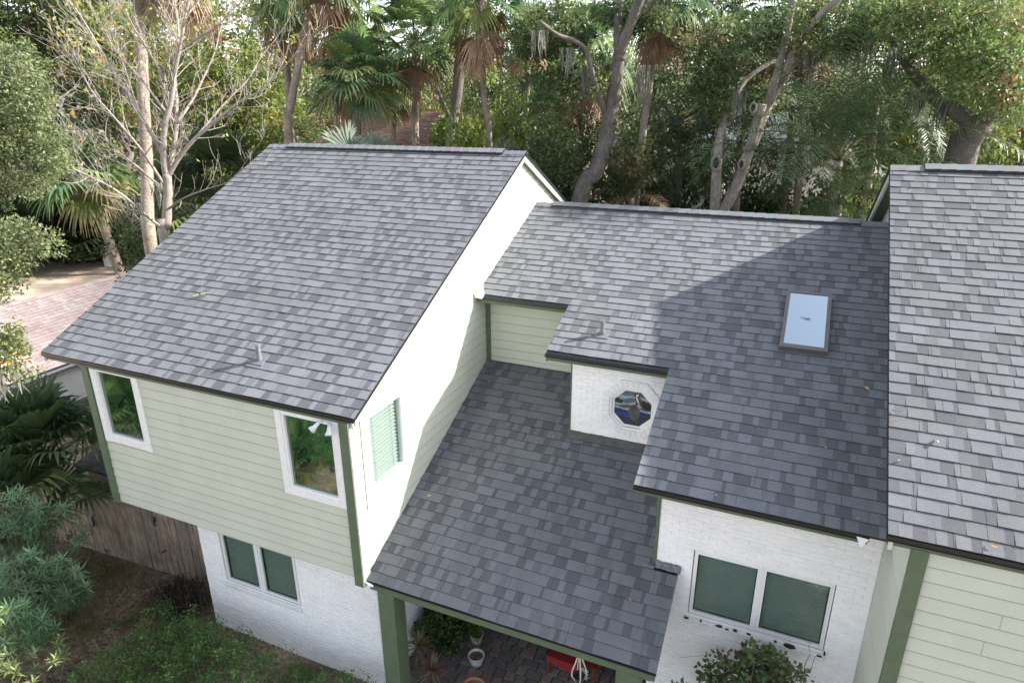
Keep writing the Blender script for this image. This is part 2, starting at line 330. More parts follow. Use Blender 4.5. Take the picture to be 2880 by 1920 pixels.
# ---- siding helper: real lapped boards with openings
def siding(name, axis, pos, out, zlist, rng, holes, parent, expo=.178, seed=1, material='siding', lap=.012):
    """axis 'Y': wall in the XZ plane facing out (-1 = -Y); axis 'X': wall in the YZ plane facing out (+1/-1)"""
    r = random.Random(seed); mb = MB(); z0, z1 = zlist
    def Pt(u, z, d): return (u, pos+out*d, z) if axis == 'Y' else (pos+out*d, u, z)
    z = z0
    while z < z1-.005:
        zt = min(z+expo, z1); a0, b0 = rng(z); a1, b1 = rng(zt); segs = [(a0, b0, a1, b1)]
        for (h0, h1, hz0, hz1) in holes:
            if hz0 < zt-.01 and hz1 > z+.01:
                ns = []
                for (p, q, p2, q2) in segs:
                    if h0 >= max(q, q2) or h1 <= min(p, p2): ns.append((p, q, p2, q2)); continue
                    if h0 > p: ns.append((p, h0, p2, h0))
                    if h1 < q: ns.append((h1, q, h1, q2))
                segs = ns
        for (p, q, p2, q2) in segs:
            if q-p < .01 and q2-p2 < .01: continue
            parts = [(p, q, p2, q2)]
            if q-p > 2 and r.random() < .75:
                s = r.uniform(p+.6, q-.6); parts = [(p, s-.0015, p2, s-.0015), (s+.0015, q, s+.0015, q2)]
            for (p, q, p2, q2) in parts:
                c = (.5, .5, .5); d0 = lap+r.uniform(-.001, .001)
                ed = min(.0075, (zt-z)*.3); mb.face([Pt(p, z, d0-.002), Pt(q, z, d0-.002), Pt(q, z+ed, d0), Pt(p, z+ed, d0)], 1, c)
                pts = [Pt(p, z+ed, d0), Pt(q, z+ed, d0), Pt(q2, zt+.002, .001), Pt(p2, zt+.002, .001)]
                und = [Pt(p, z, -.004), Pt(q, z, -.004), Pt(q, z, d0), Pt(p, z, d0)]
                if q2-p2 < .01: pts = pts[:3]
                mb.face(pts, 0, c); mb.face(und, 0, c)
                mb.face([Pt(p, z, -.03), Pt(q, z, -.03), Pt(q2, zt+.002, -.03), Pt(p2, zt+.002, -.03)], 0, c)
        z = zt
    return mb.build(name, [MT[material], MT['siding_lap_shade']], parent)
def core(name, pts_bot, pts_top, parent, material='siding'):
    m = MB(); m.hull8(pts_bot, pts_top); return m.build(name, MT[material], parent)
# ---- windows
def ring(m, T, u0, u1, w0, w1, t, d0, d1):
    """rectangular frame outside opening u0..u1,w0..w1 grown by t"""
    for (a, b, c, d) in ((u0-t, u0, w0-t, w1+t), (u1, u1+t, w0-t, w1+t), (u0, u1, w1, w1+t), (u0, u1, w0-t, w0)):
        m.box(a, b, d0, d1, c, d, T=T)
def window(parent, T, u0, u1, w0, w1, trim=None, gl='glass', blind=None, nsl=22, frame=.045, depth=.4, part=None, label=None, room='room_green', face=.012):
    """T maps (u, d, w) to the world; d grows outward; glass u0..u1, w0..w1"""
    f = MB(); ring(f, T, u0, u1, w0, w1, frame, -.05, face); ring(f, T, u0-.002, u1+.002, w0-.002, w1+.002, .014, face+.0005, face+.007)
    fr = f.build('window', MT['white'], parent)
    if label: fr['label'] = label
    if trim:
        t = MB(); k = frame
        for (a, b, c, d) in ((u0-k-trim, u0-k-.001, w0-k-trim, w1+k+trim*.55), (u1+k+.001, u1+k+trim, w0-k-trim, w1+k+trim*.55), (u0-k, u1+k, w1+k+.001, w1+k+trim*.55), (u0-k, u1+k, w0-k-trim, w0-k-.001)):
            t.box(a, b, -.004, .026, c, d, T=T)
        t.build('trim', MT['whitep'], fr)
    g = MB(); g.box(u0+.001, u1-.001, -.03, -.026, w0+.001, w1-.001, T=T); g.build('glass', MT[gl], fr)
    r_ = MB()
    for (a, b, c, d, e, f_) in ((u0-.01, u0-.0005, -depth, -.052, w0, w1), (u1+.0005, u1+.01, -depth, -.052, w0, w1), (u0, u1, -depth, -.052, w1+.0005, w1+.01), (u0, u1, -depth, -.052, w0-.01, w0-.0005), (u0-.01, u1+.01, -depth-.01, -depth-.0005, w0-.01, w1+.01)):
        r_.box(a, b, c, d, e, f_, T=T)
    r_.build('reveal', MT[room], fr)
    if blind:
        b = MB(); n = nsl; H = (w1-w0)/n
        for i in range(n):
            z = w0+H*(i+.5)
            for (p, q) in (((u0+.01), (u1-.012)),):
                vs = [T(p, -.075, z-H*.30), T(q, -.075, z-H*.30), T(q, -.11, z+H*.20), T(p, -.11, z+H*.20)]
                b.face(vs, 0); b.face([T(p, -.075, z-H*.30), T(p, -.075, z-H*.5), T(q, -.075, z-H*.5), T(q, -.075, z-H*.30)], 0)
        b.box(u0+.01, u1-.01, -.12, -.07, w1-.04, w1-.001, T=T); 
        for q in (.22, .78): b.box(u0+(u1-u0)*q-.002, u0+(u1-u0)*q+.002, -.073, -.070, w0, w1, T=T)
        b.build('blind', MT[blind], fr)
    return fr
def TY(y0): return lambda u, d, w: (u, y0-d, w)
def TX(x0): return lambda u, d, w: (x0+d, u, w)
YF = .056; XW = -.13
# upper left block: front wall
W1 = (-5.30, -4.465, -1.345, -.165); W2 = (-1.30, -.445, -1.40, -.197); WG = (.478, 1.328, -1.42, -.232)
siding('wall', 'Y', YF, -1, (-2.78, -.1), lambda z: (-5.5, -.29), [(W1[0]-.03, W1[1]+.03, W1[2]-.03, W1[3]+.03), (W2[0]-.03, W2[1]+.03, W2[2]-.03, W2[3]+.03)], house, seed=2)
window(house, TY(YF), *W1, trim=.11, label='upstairs window at the far left end'); window(house, TY(YF), *W2, trim=.11, label='upstairs window under the floodlights')
# gable wall facing +X
def rgA(z):
    if z <= -.12: return (YF+.001, 12.2)
    return (2*(z+.1)+.05, 12.3-2*(z+.1))
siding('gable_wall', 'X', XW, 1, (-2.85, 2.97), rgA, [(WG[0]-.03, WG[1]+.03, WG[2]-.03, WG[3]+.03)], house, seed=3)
window(house, TX(XW), *WG, trim=.11, blind='blind', nsl=19, room='whitep', gl='glass_clear')
m = MB(); m.box(XW+.001, XW+.03, .27, .30, -1.65, -.16); m.build('trim_strip', MT['siding'], house)
# left gable wall, cantilever underside, wall cores
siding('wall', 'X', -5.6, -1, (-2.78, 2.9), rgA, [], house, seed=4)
m = MB(); m.box(-5.6, XW-.01, YF+.01, 3.2, -2.80, -2.765); m.build('soffit', MT['trim'], house)
m = MB()
m.box(-.285, -.128, .008, YF+.03, -2.90, -.1); m.build('corner_board', MT['trim'], house); m = MB(); m.box(-.1275, -.098, .008, .17, -2.88, -.1); m.build('corner_board', MT['siding'], house)
m = MB(); m.box(-5.625, -5.48, .012, YF+.03, -2.80, -.1); m.box(-5.64, -5.6255, .012, .2, -2.8, -.1); m.build('corner_board', MT['trim'], house)
# floodlight with two lamps
m = MB(); m.box(-.56, -.42, .0, .06, -.18, -.14); fl = m.build('floodlight', MT['white'], house)
for cx, dx, dz in ((-.58, -.10, -.13), (-.40, .05, -.15)):
    m = MB(); a = Vector((cx, -.03, -.15)); d = Vector((dx, -.10, dz)).normalized()
    m.tube([(-.49+(.05 if cx > -.5 else -.05), .0, -.15), a], [.018, .018], 8)
    m.tube([a, a+d*.05, a+d*.09, a+d*.15, a+d*.155], [.024, .03, .034, .062, .05], 14); m.build('lamp_head', MT['ceramic'], fl, smooth=True)
# ---- brick
def bricks(name, x0, x1, z0, z1, y, holes, parent, seed=1, T=None, tint=1., soldier=None, skip=None, over=None):
    r = random.Random(seed); m = MB(); bh, bl = .0677, .2032; mo = .007; row = 0; z = z1
    if T is None: T = lambda u, d, w: (u, y-d, w)
    W = (.86, .845, .855)
    while z > z0+.01:
        zb = max(z-bh, z0); x = x0-(bl/2 if row % 2 else 0)-.03
        cuts = [(h[0], h[1]) for h in holes if min(h[3], z)-max(h[2], zb) > .3*bh]
        while x < x1:
            a, b = max(x, x0), min(x+bl, x1); x += bl; segs = [(a, b)]
            for (c, d) in cuts:
                ns = []
                for (p, q) in segs:
                    if c >= q or d <= p: ns.append((p, q)); continue
                    if c > p: ns.append((p, c))
                    if d < q: ns.append((d, q))
                segs = ns
            for (p, q) in segs:
                if q-p < .02: continue
                if skip and skip((p+q)/2, (z+zb)/2): continue
                e = mo*.5; ta = .005; dd = .010+r.uniform(-.003, .003); jz = r.uniform(-.0015, .0015); g = r.uniform(.97, 1.03)
                c = tuple(w_*g for w_ in W)
                bo = [T(p+e, 0, zb+e+jz), T(q-e, 0, zb+e+jz), T(q-e, 0, z-e+jz), T(p+e, 0, z-e+jz)]
                to = [T(p+e+ta, dd, zb+e+ta+jz), T(q-e-ta, dd, zb+e+ta+jz), T(q-e-ta, dd, z-e-ta+jz), T(p+e+ta, dd, z-e-ta+jz)]
                i = len(m.v); m.v += bo+to
                for f in ((4, 5, 6, 7), (0, 1, 5, 4), (1, 2, 6, 5), (2, 3, 7, 6), (3, 0, 4, 7)): m.f.append(tuple(a_+i for a_ in f)); m.m.append(0); m.c.append(c)
        z -= bh; row += 1
    # mortar backing with the openings left free
    us = sorted({x0, x1, *[h[0] for h in holes], *[h[1] for h in holes]}); ws = sorted({z0, z1, *[h[2] for h in holes], *[h[3] for h in holes]})
    for a, b in zip(us, us[1:]):
        for c, d in zip(ws, ws[1:]):
            mu, mw = (a+b)/2, (c+d)/2
            if any(h[0] < mu < h[1] and h[2] < mw < h[3] for h in holes): continue
            m.box(a, b, -.12, .0005, c, d, 0, (.80, .79, .79), T=T)
    return m.build(name, MT['brick'], parent)
YL = .60
WL = (-3.74, -2.995, -4.36, -3.375); WL2 = (-2.85, -2.115, -4.36, -3.375)
bricks('brick_wall', -4.33, -.34, GZ-.1, -2.79, YL, [(-3.82, -2.04, -4.43, -3.30)], house, 5); 
bricks('brick_wall', YL, 4.4, GZ-.1, -2.6, 0, [], house, 6, T=lambda u, d, w: (-.34+d, u, w))
bricks('brick_wall', YL, 4.4, GZ-.1, -2.79, 0, [], house, 7, T=lambda u, d, w: (-4.33-d, u, w))
window(house, TY(YL-.0), *WL, frame=.05, label='left half of the downstairs window', face=-.01, gl='glass_dim', blind='blind_dark', room='dark', nsl=17); window(house, TY(YL), *WL2, frame=.05, label='right half of the downstairs window', face=-.01, gl='glass_dim', blind='blind_dark', room='dark', nsl=17)
m = MB(); m.box(-2.945, -2.90, YL-.008, YL+.04, -4.41, -3.325); m.build('mullion', MT['white'], house)
def sill(x0, x1, z, y, parent):
    m = MB(); r = random.Random(3); x = x0
    while x < x1-.03:
        q = min(x+.068, x1); e = .003; g = r.uniform(.95, 1.05)
        m.hull8([(x+e, y-.045, z-.105), (q-e, y-.045, z-.105), (q-e, y+.01, z-.105), (x+e, y+.01, z-.105)], [(x+e, y-.052, z-.03+r.uniform(-.002, .002)), (q-e, y-.052, z-.03), (q-e, y+.01, z-.003), (x+e, y+.01, z-.003)], 0, (.78*g, .77*g, .78*g)); x = q
    m.box(x0+.005, x1-.005, y-.04, y+.012, z-.10, z-.008, 0, (.7, .7, .7)); return m.build('window_sill', MT['brick'], parent)
sill(-3.85, -2.02, -4.43, YL, house)
y0D, z0D = .05, -2.783; tD = math.tan(AD)
def zD(y): return z0D+(y-y0D)*tD
# ---- middle roof (B)
BYR, BZR = 7.091, 1.937; tB = math.tan(AB)
def zB(y): return BZR-(BYR-y)*tB
def zBr(y): return BZR-(y-BYR)*tB
y3 = BYR-39*E_*math.cos(AB); z3 = zB(y3)      # lowest eave
y2 = BYR-26.45*E_*math.cos(AB); y1 = BYR-19.35*E_*math.cos(AB)
XCW = 6.715
def xrB(k):
    yk = y3+k*E_*math.cos(AB)
    if yk < y2-.03: return (3.70, XCW)
    if yk < y1-.03: return (1.69, XCW)
    return (XW+.015, XCW)
SKY = (5.20, 5.87, 3.64, 4.93)
rB = MB(); shingles(rB, xrB, 0, 39, y3, z3, AB, 21)
slab(rB, XW+.03, 1.702, y1+.01, BYR, zB); slab(rB, 1.7025, 3.712, y2+.01, BYR, zB); slab(rB, 3.7125, XCW, y3+.01, BYR, zB)
slab(rB, XW+.03, XCW, BYR+.001, 11.0, zBr, off=0, mi=0, col=(.16, .16, .18))
roofB = rB.build('roof', [MT['shingle'], MT['black']], house); roofB['label'] = 'middle stepped roof of grey shingles with a skylight'
for a_, b_ in ((XW+.02, .28), (6.26, XCW)): m = MB(); ridge_caps(m, a_, b_, BYR, BZR, AB, seed=6); m.build('ridge_cap', MT['shingle'], roofB)
ridge_vent('ridge_vent', .28, 6.26, BYR, BZR, AB, roofB, 8)
eave_trim(roofB, XW+.03, 1.69, y1, zB(y1), soffit=4.45); eave_trim(roofB, 1.69, 3.70, y2, zB(y2), soffit=3.19); eave_trim(roofB, 3.70, XCW-.25, y3, z3, soffit=1.40)
for x, ya, yb in ((1.702, y2+.03, y1+.1), (3.712, y3+.03, y2+.1)):
    m = MB(); m.hull8([(x, ya, zB(ya)-.16), (x+.03, ya, zB(ya)-.16), (x+.03, yb, zB(yb)-.16), (x, yb, zB(yb)-.16)], [(x, ya, zB(ya)-.04), (x+.03, ya, zB(ya)-.04), (x+.03, yb, zB(yb)-.04), (x, yb, zB(yb)-.04)]); m.build('rake_board', MT['trim'], roofB)
# flashing kick-outs at the roof ends
m = MB(); m.hull8([(XW+.02, y1-.08, zB(y1)-.02), (XW+.16, y1-.06, zB(y1)-.03), (XW+.16, y1+.05, zB(y1)+.02), (XW+.02, y1+.25, zB(y1)+.12)], [(XW+.025, y1-.10, zB(y1)+.06), (XW+.165, y1-.062, zB(y1)-.022), (XW+.16, y1+.05, zB(y1)+.026), (XW+.025, y1+.25, zB(y1)+.2)]); m.build('flashing', MT['white'], roofB)
m = MB(); m.hull8([(6.33, y3-.015, z3-.03), (6.45, y3-.02, z3-.05), (6.38, y3-.06, z3-.13)], [(6.33, y3-.02, z3-.022), (6.46, y3-.03, z3-.025), (6.39, y3-.07, z3-.12)]); m.build('flashing', MT['white'], roofB)
# skylight
def TB(u, v, h): ca, sa = math.cos(AB), math.sin(AB); return (u, v-h*sa, zB(v)+h*ca)
def TBm(x, d, y): return TB(x, y, d)
m = MB(); H = .10
for (a, b, c, d) in ((SKY[0], SKY[0]+.055, SKY[2], SKY[3]), (SKY[1]-.055, SKY[1], SKY[2], SKY[3]), (SKY[0]+.0555, SKY[1]-.0555, SKY[3]-.05, SKY[3]), (SKY[0]+.0555, SKY[1]-.0555, SKY[2], SKY[2]+.075)):
    m.hull8([TB(a, c, 0), TB(b, c, 0), TB(b, d, 0), TB(a, d, 0)], [TB(a, c, H), TB(b, c, H), TB(b, d, H), TB(a, d, H)])
sky = m.build('skylight', MT['brown'], roofB)
m = MB(); m.hull8([TB(SKY[0]+.056, SKY[2]+.076, H-.022), TB(SKY[1]-.056, SKY[2]+.076, H-.022), TB(SKY[1]-.056, SKY[3]-.051, H-.022), TB(SKY[0]+.056, SKY[3]-.051, H-.022)], [TB(SKY[0]+.056, SKY[2]+.076, H-.012), TB(SKY[1]-.056, SKY[2]+.076, H-.012), TB(SKY[1]-.056, SKY[3]-.051, H-.012), TB(SKY[0]+.056, SKY[3]-.051, H-.012)])
m.build('skylight_glass', MT['skyglass'], sky)
# vent pipes
def vent(x, y, zf, parent, h, ang, lab):
    m = MB(); z = zf(y)
    m.tube([(x, y, z-.03), (x, y, z+h), (x, y, z+h+.001), (x, y, z+h-.05)], [.037, .037, .030, .030], 16, 0)
    m.tube([(x, y, z-.02), (x, y, z+.045), (x, y, z+.06), (x, y, z+.065)], [.045, .045, .047, .038], 16, 0)
    o = m.build('vent_pipe', MT['pipe'], parent); o['label'] = lab
    q = MB(); ca, sa = math.cos(ang), math.sin(ang); f = lambda u, v, hh: (x+u, y+v*ca-hh*sa, z+v*sa+hh*ca)
    q.hull8([f(-.12, -.10, .012), f(.12, -.10, .012), f(.12, .12, .012), f(-.12, .12, .012)], [f(-.12, -.10, .021), f(.12, -.10, .021), f(.12, .12, .021), f(-.12, .12, .021)], 0, (.15, .15, .17)); q.build('pipe_flashing', MT['shingle'], o)
vent(-2.172, .604, zA, roofA, .27, AA, 'short metal vent pipe near the lower edge'); vent(2.481, 3.481, zB, roofB, .25, AB, 'short metal vent pipe left of the skylight')
# walls under the middle roof
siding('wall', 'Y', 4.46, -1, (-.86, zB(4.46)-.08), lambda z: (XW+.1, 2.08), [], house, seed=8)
m = MB(); m.box(XW+.001, XW+.105, 4.432, 4.47, -.86, zB(4.46)-.11); m.build('corner_board', MT['trim'], house)
OC = (3.126, -.687); ORg = .31
def octr(p, q): 
    dx, dz = abs(p-OC[0]), abs(q-OC[1]); return max(dx, dz, (dx+dz)/math.sqrt(2))
bricks('brick_wall', 2.075, 4.0, -1.42, zB(3.19)-.17, 3.19, [(OC[0]-.345, OC[0]+.345, OC[1]-.345, OC[1]+.345)], house, 9, skip=lambda u, w: octr(u, w) < .44)
m = MB()   # corner fillers between the square cut-out and the octagon
def opt(r_, i, d): a = math.pi/8+i*math.pi/4; rr = r_/math.cos(math.pi/8); return (OC[0]+rr*math.cos(a), 3.19-d, OC[1]+rr*math.sin(a))
rr_ = random.Random(4)
for i in range(8):          # brick surround of eight sides, each of header bricks
    n = 4
    for j in range(n):
        t0, t1 = (j+.03)/n, (j+.97)/n; g = rr_.uniform(.95, 1.05)
        a0, a1 = Vector(opt(.385, i, 0)), Vector(opt(.385, i+1, 0)); b0, b1 = Vector(opt(.50, i, 0)), Vector(opt(.50, i+1, 0)); o = Vector((0, -1, 0))
        q = [a0.lerp(a1, t0), a0.lerp(a1, t1), b0.lerp(b1, t1), b0.lerp(b1, t0)]
        m.hull8([p-o*.05 for p in q], [p+o*(.034+rr_.uniform(-.002, .002)) for p in q], 0, (.8*g, .79*g, .8*g))
    a0, a1, b0, b1 = Vector(opt(.386, i, -.002)), Vector(opt(.386, i+1, -.002)), Vector(opt(.495, i, -.002)), Vector(opt(.495, i+1, -.002)); m.hull8([a0+Vector((0, .1, 0)), a1+Vector((0, .1, 0)), b1+Vector((0, .1, 0)), b0+Vector((0, .1, 0))], [a0-Vector((0, .016, 0)), a1-Vector((0, .016, 0)), b1-Vector((0, .016, 0)), b0-Vector((0, .016, 0))], 0, (.72, .72, .72))
m.build('brick_surround', MT['brick'], house)
m = MB()
for i in range(8):
    for (ra, rb, d0, d1) in ((.345, .385, -.05, .012), (.305, .346, -.06, -.012)):
        q = [opt(ra, i, 0), opt(ra, i+1, 0), opt(rb, i+1, 0), opt(rb, i, 0)]
        m.hull8([(p[0], 3.19-d0, p[2]) for p in q], [(p[0], 3.19-d1, p[2]) for p in q])
octw = m.build('window', MT['white'], house); octw['label'] = 'octagonal window of stained glass showing a pelican'
# stained glass: flat pieces of coloured glass with lead lines
GL = {}
for nme, col in (('sky_grey', (.07, .10, .13)), ('pale', (.20, .28, .34)), ('slate', (.045, .07, .085)), ('navy', (.006, .018, .10)), ('deep', (.006, .02, .045)), ('blue', (.012, .02, .26)), ('darkhill', (.008, .018, .016)),
                 ('body', (.05, .075, .085)), ('brownw', (.07, .04, .02)), ('neck', (.6, .62, .58)), ('head', (.02, .02, .02)), ('beak', (.06, .06, .045))):
    GL[nme] = mat('stained_glass_'+nme, col, .12, noise=[(9, .7, 1.35), (28, .9, 1.12)])
def oc_poly(poly):
    """clip a polygon (u,w in -1..1) to the octagon"""
    for i in range(8):
        a = i*math.pi/4; nx, nz = math.cos(a), math.sin(a); out = []
        for k in range(len(poly)):
            p, q = poly[k], poly[(k+1) % len(poly)]; dp, dq = p[0]*nx+p[1]*nz-1, q[0]*nx+q[1]*nz-1
            if dp <= 0: out.append(p)
            if dp*dq < 0: t = dp/(dp-dq); out.append((p[0]+(q[0]-p[0])*t, p[1]+(q[1]-p[1])*t))
        poly = out
        if not poly: return []
    return poly
mats_o = list(GL.values()); keys = list(GL.keys()); m = MB()
def pane(poly, key, layer=0, clip=True):
    pl = oc_poly(poly) if clip else poly
    if len(pl) < 3: return
    s = .306; d = -.030+layer*.0012
    m.hull8([(OC[0]+p[0]*s, 3.19-(d-.001), OC[1]+p[1]*s) for p in pl], [(OC[0]+p[0]*s, 3.19-d, OC[1]+p[1]*s) for p in pl], keys.index(key))
def wavy(y, amp, ph): return [(-1.1+i*.2, y+amp*math.sin(i*1.1+ph)) for i in range(12)]
bands = [(1.1, 0, 0, 'sky_grey'), (.72, .07, 1, 'pale'), (.5, .08, 2.4, 'sky_grey'), (.32, .09, .5, 'pale'), (.1, .06, 3, 'slate'), (-.02, .05, 1.2, 'pale'), (-.16, .035, .3, 'navy'), (-.38, .03, 2, 'blue'), (-.55, .03, 1, 'deep'), (-.72, .03, 0, 'navy'), (-.86, .02, 2, 'deep'), (-1.1, 0, 0, '')]
for (b0, b1) in zip(bands, bands[1:]):
    t_ = wavy(b0[0], b0[1], b0[2]); l_ = wavy(b1[0], b1[1], b1[2])
    for i in range(11):
        col = b0[3]
        if b0[3] == 'blue' and i > 5: col = 'deep'
        if b0[3] == 'sky_grey' and i > 6 and b0[0] > .9: col = 'slate'
        pane([l_[i], l_[i+1], t_[i+1], t_[i]], col)
pane([(.28, .42), (.55, .55), (.9, .42), (1.1, .1), (1.1, -.02), (.7, 0.02), (.45, .12)], 'darkhill', 1); pane([(-1.1, .4), (-.8, .5), (-.55, .32), (-.6, .18), (-1.1, .2)], 'darkhill', 1)
body = [(.10+.34*math.cos(a)*(1 if math.cos(a) < 0 else .88), -.27+.48*math.sin(a)) for a in [i*math.pi/9 for i in range(18)]]
pane(body, 'body', 2); pane([(-.18, .05), (-.02, .2), (.16, .2), (.14, -.05), (.02, -.3), (-.1, -.12)], 'brownw', 3)
pane([(.10, .2), (.22, .2), (.30, .36), (.24, .52), (.16, .66), (.08, .66), (.12, .5), (.18, .38)], 'head', 3); pane([(.12, .70), (.20, .72), (.22, .58), (.30, .42), (.33, .34), (.28, .34), (.2, .46), (.15, .6)], 'neck', 4)
pane([(0, .70), (.06, .86), (.22, .90), (.34, .80), (.34, .66), (.24, .62), (.12, .72)], 'head', 3); pane([(.12, .76), (.16, .84), (.27, .85), (.26, .72)], 'neck', 4)
pane([(.26, .68), (.36, .70), (.52, .18), (.50, .12), (.42, .2), (.28, .52)], 'beak', 4)
pane([(.0, -.8), (.06, -.72), (.04, -.95), (-.04, -.95)], 'beak', 3); pane([(.22, -.78), (.28, -.72), (.30, -.95), (.22, -.95)], 'beak', 3)
for b in bands[3:-1]:
    l_ = wavy(b[0], b[1], b[2])
    for i in range(11): pane([l_[i], l_[i+1], (l_[i+1][0], l_[i+1][1]+.018), (l_[i][0], l_[i][1]+.018)], 'beak', 1)
m.build('stained_glass', mats_o, octw)
m = MB(); m.hull8([(2.04, 3.08, zD(3.08)+.02), (4.0, 3.08, zD(3.08)+.02), (4.0, 3.18, zD(3.18)+.02), (2.04, 3.18, zD(3.18)+.02)], [(2.04, 3.08, zD(3.08)+.027), (4.0, 3.08, zD(3.08)+.027), (4.0, 3.182, zD(3.18)+.09), (2.04, 3.182, zD(3.18)+.09)]); m.build('flashing', MT['old_flashing'], house)
# window brick wall
Y3 = 1.40; W3a = (4.565, 5.345, -2.815, -1.84); W3b = (5.46, 6.236, -2.81, -1.84)
bricks('brick_wall', 4.0, XCW, GZ-.1, z3-.09, Y3, [(4.503, 6.298, -2.875, -1.782)], house, 10)
m = MB(); m.box(3.955, 4.0, 1.378, 1.44, -2.22, z3-.11)
m.build('corner_board', MT['trim'], house)
bricks('brick_wall', Y3, 4.46, -2.3, zB(1.6)-.1, 0, [], house, 12, T=lambda u, d, w: (3.99-d, u, w))
bricks('brick_wall', 3.19, 4.46, -1.5, zB(3.4)-.12, 0, [], house, 13, T=lambda u, d, w: (2.07-d, u, w))
m = MB(); m.box(2.055, 2.075, 3.176, 3.24, -1.34, zB(3.19)-.19); m.build('corner_board', MT['trim'], house)
window(house, TY(Y3), *W3a, frame=.05, blind='blind_dark', nsl=18, label='left half of the right hand brick wall window', face=-.012, gl='glass_dim', room='dark'); window(house, TY(Y3), *W3b, frame=.05, blind='blind_dark', nsl=18, label='right half of the right hand brick wall window', face=-.012, gl='glass_dim', room='dark')
m = MB(); m.box(5.395, 5.41, Y3-.004, Y3+.04, -2.865, -1.79); m.build('mullion', MT['white'], house)
sill(4.47, 6.33, -2.90, Y3, house)
rr = random.Random(9)
for (cx, cz, sx, sz) in ((4.50, -2.925, .04, .02), (4.95, -2.915, .06, .012), (5.06, -2.925, .03, .014), (5.17, -2.912, .035, .014), (5.88, -2.915, .085, .028), (6.25, -2.93, .045, .014), (6.31, -2.87, .015, .03), (4.70, -2.912, .02, .008), (5.35, -2.908, .03, .006), (5.70, -2.905, .02, .006)):
    n = 9; pl = [(cx+sx*math.cos(2*math.pi*i/n)*rr.uniform(.6, 1.1), cz+sz*math.sin(2*math.pi*i/n)*rr.uniform(.6, 1.1)) for i in range(n)]
    m = MB(); m.hull8([(p[0], Y3-.020, p[1]) for p in pl], [(p[0], Y3-.0565, p[1]) for p in pl]); m.build('peeled_paint_patch', MT['black'], house)
# ---- porch roof (D)
y0D, z0D = .05, -2.783; tD = math.tan(AD)
def zD(y): return z0D+(y-y0D)*tD
def xrD(k):
    yk = y0D+(k+.5)*E_*math.cos(AD)
    if yk < 1.36: return (XW+.012, 4.33)
    if yk < 3.16: return (XW+.012, 3.985)
    return (XW+.012, 2.06)
rD = MB(); shingles(rD, xrD, 0, 29, y0D, z0D, AD, 31, .86)
slab(rD, XW+.02, 2.05, y0D+.01, 4.44, zD); slab(rD, 2.0505, 3.97, y0D+.01, 3.17, zD); slab(rD, 3.9705, 4.32, y0D+.01, 1.385, zD)
roofD = rD.build('roof', [MT['shingle'], MT['black']], house); roofD['label'] = 'low porch roof of dark grey shingles'
m = MB(); m.box(XW+.05, 4.33, y0D-.012, y0D+.01, z0D-.028, z0D-.005); m.build('drip_edge', MT['black'], roofD)
m = MB(); m.box(XW+.08, 4.31, y0D+.012, y0D+.04, z0D-.15, z0D-.034); m.box(.06, 4.25, y0D+.05, y0D+.30, z0D-.20, z0D-.13); m.build('fascia', MT['trim'], roofD)
m = MB(); m.hull8([(4.29, y0D+.02, z0D-.13), (4.315, y0D+.02, z0D-.13), (4.315, 1.37, zD(1.37)-.13), (4.29, 1.37, zD(1.37)-.13)], [(4.29, y0D+.02, z0D-.045), (4.315, y0D+.02, z0D-.045), (4.315, 1.37, zD(1.37)-.045), (4.29, 1.37, zD(1.37)-.045)]); m.build('rake_board', MT['trim'], roofD)
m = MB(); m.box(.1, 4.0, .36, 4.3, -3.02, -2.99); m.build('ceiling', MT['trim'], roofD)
m = MB(); m.tube([(XW+.03, y0D-.02, z0D-.005), (XW+.10, y0D-.03, z0D-.03), (XW+.17, y0D-.025, z0D-.045)], [.012, .02, .012], 7, jit=.3); m.build('flashing', MT['white'], roofD)
m = MB()
rz = random.Random(5)
for i in range(7):
    a = 4.0+i*.05; m.hull8([(a, 1.33, zD(1.33)+.02), (a+.055, 1.33, zD(1.33)+.02), (a+.055, 1.39, zD(1.39)+.02), (a, 1.39, zD(1.39)+.02)], [(a, 1.30+rz.uniform(0, .02), zD(1.33)+.035), (a+.055, 1.30+rz.uniform(0, .02), zD(1.33)+.03), (a+.055, 1.385, zD(1.39)+.075+rz.uniform(0, .02)), (a, 1.385, zD(1.39)+.075+rz.uniform(0, .02))])
m.hull8([(3.82, 1.30, zD(1.30)+.022), (3.99, 1.30, zD(1.30)+.022), (3.99, 1.35, zD(1.35)+.022), (3.82, 1.35, zD(1.35)+.022)], [(3.82, 1.30, zD(1.30)+.03), (3.99, 1.30, zD(1.30)+.03), (3.99, 1.35, zD(1.35)+.03), (3.82, 1.35, zD(1.35)+.03)])
m.build('flashing', MT['lead'], roofD)
for (a, b, nm) in ((.085, .37, 0), (3.81, 4.12, 1)):
    m = MB(); m.box(a, b, .056, .34, GZ, -2.93); m.box(a-.012, b+.012, .044, .0555, GZ, GZ+.15); m.build('post', MT['trim'], house)
m = MB(); m.box(.0, 4.0, 4.35, 4.45, GZ, -1.0); m.build('wall', MT['dark'], house)
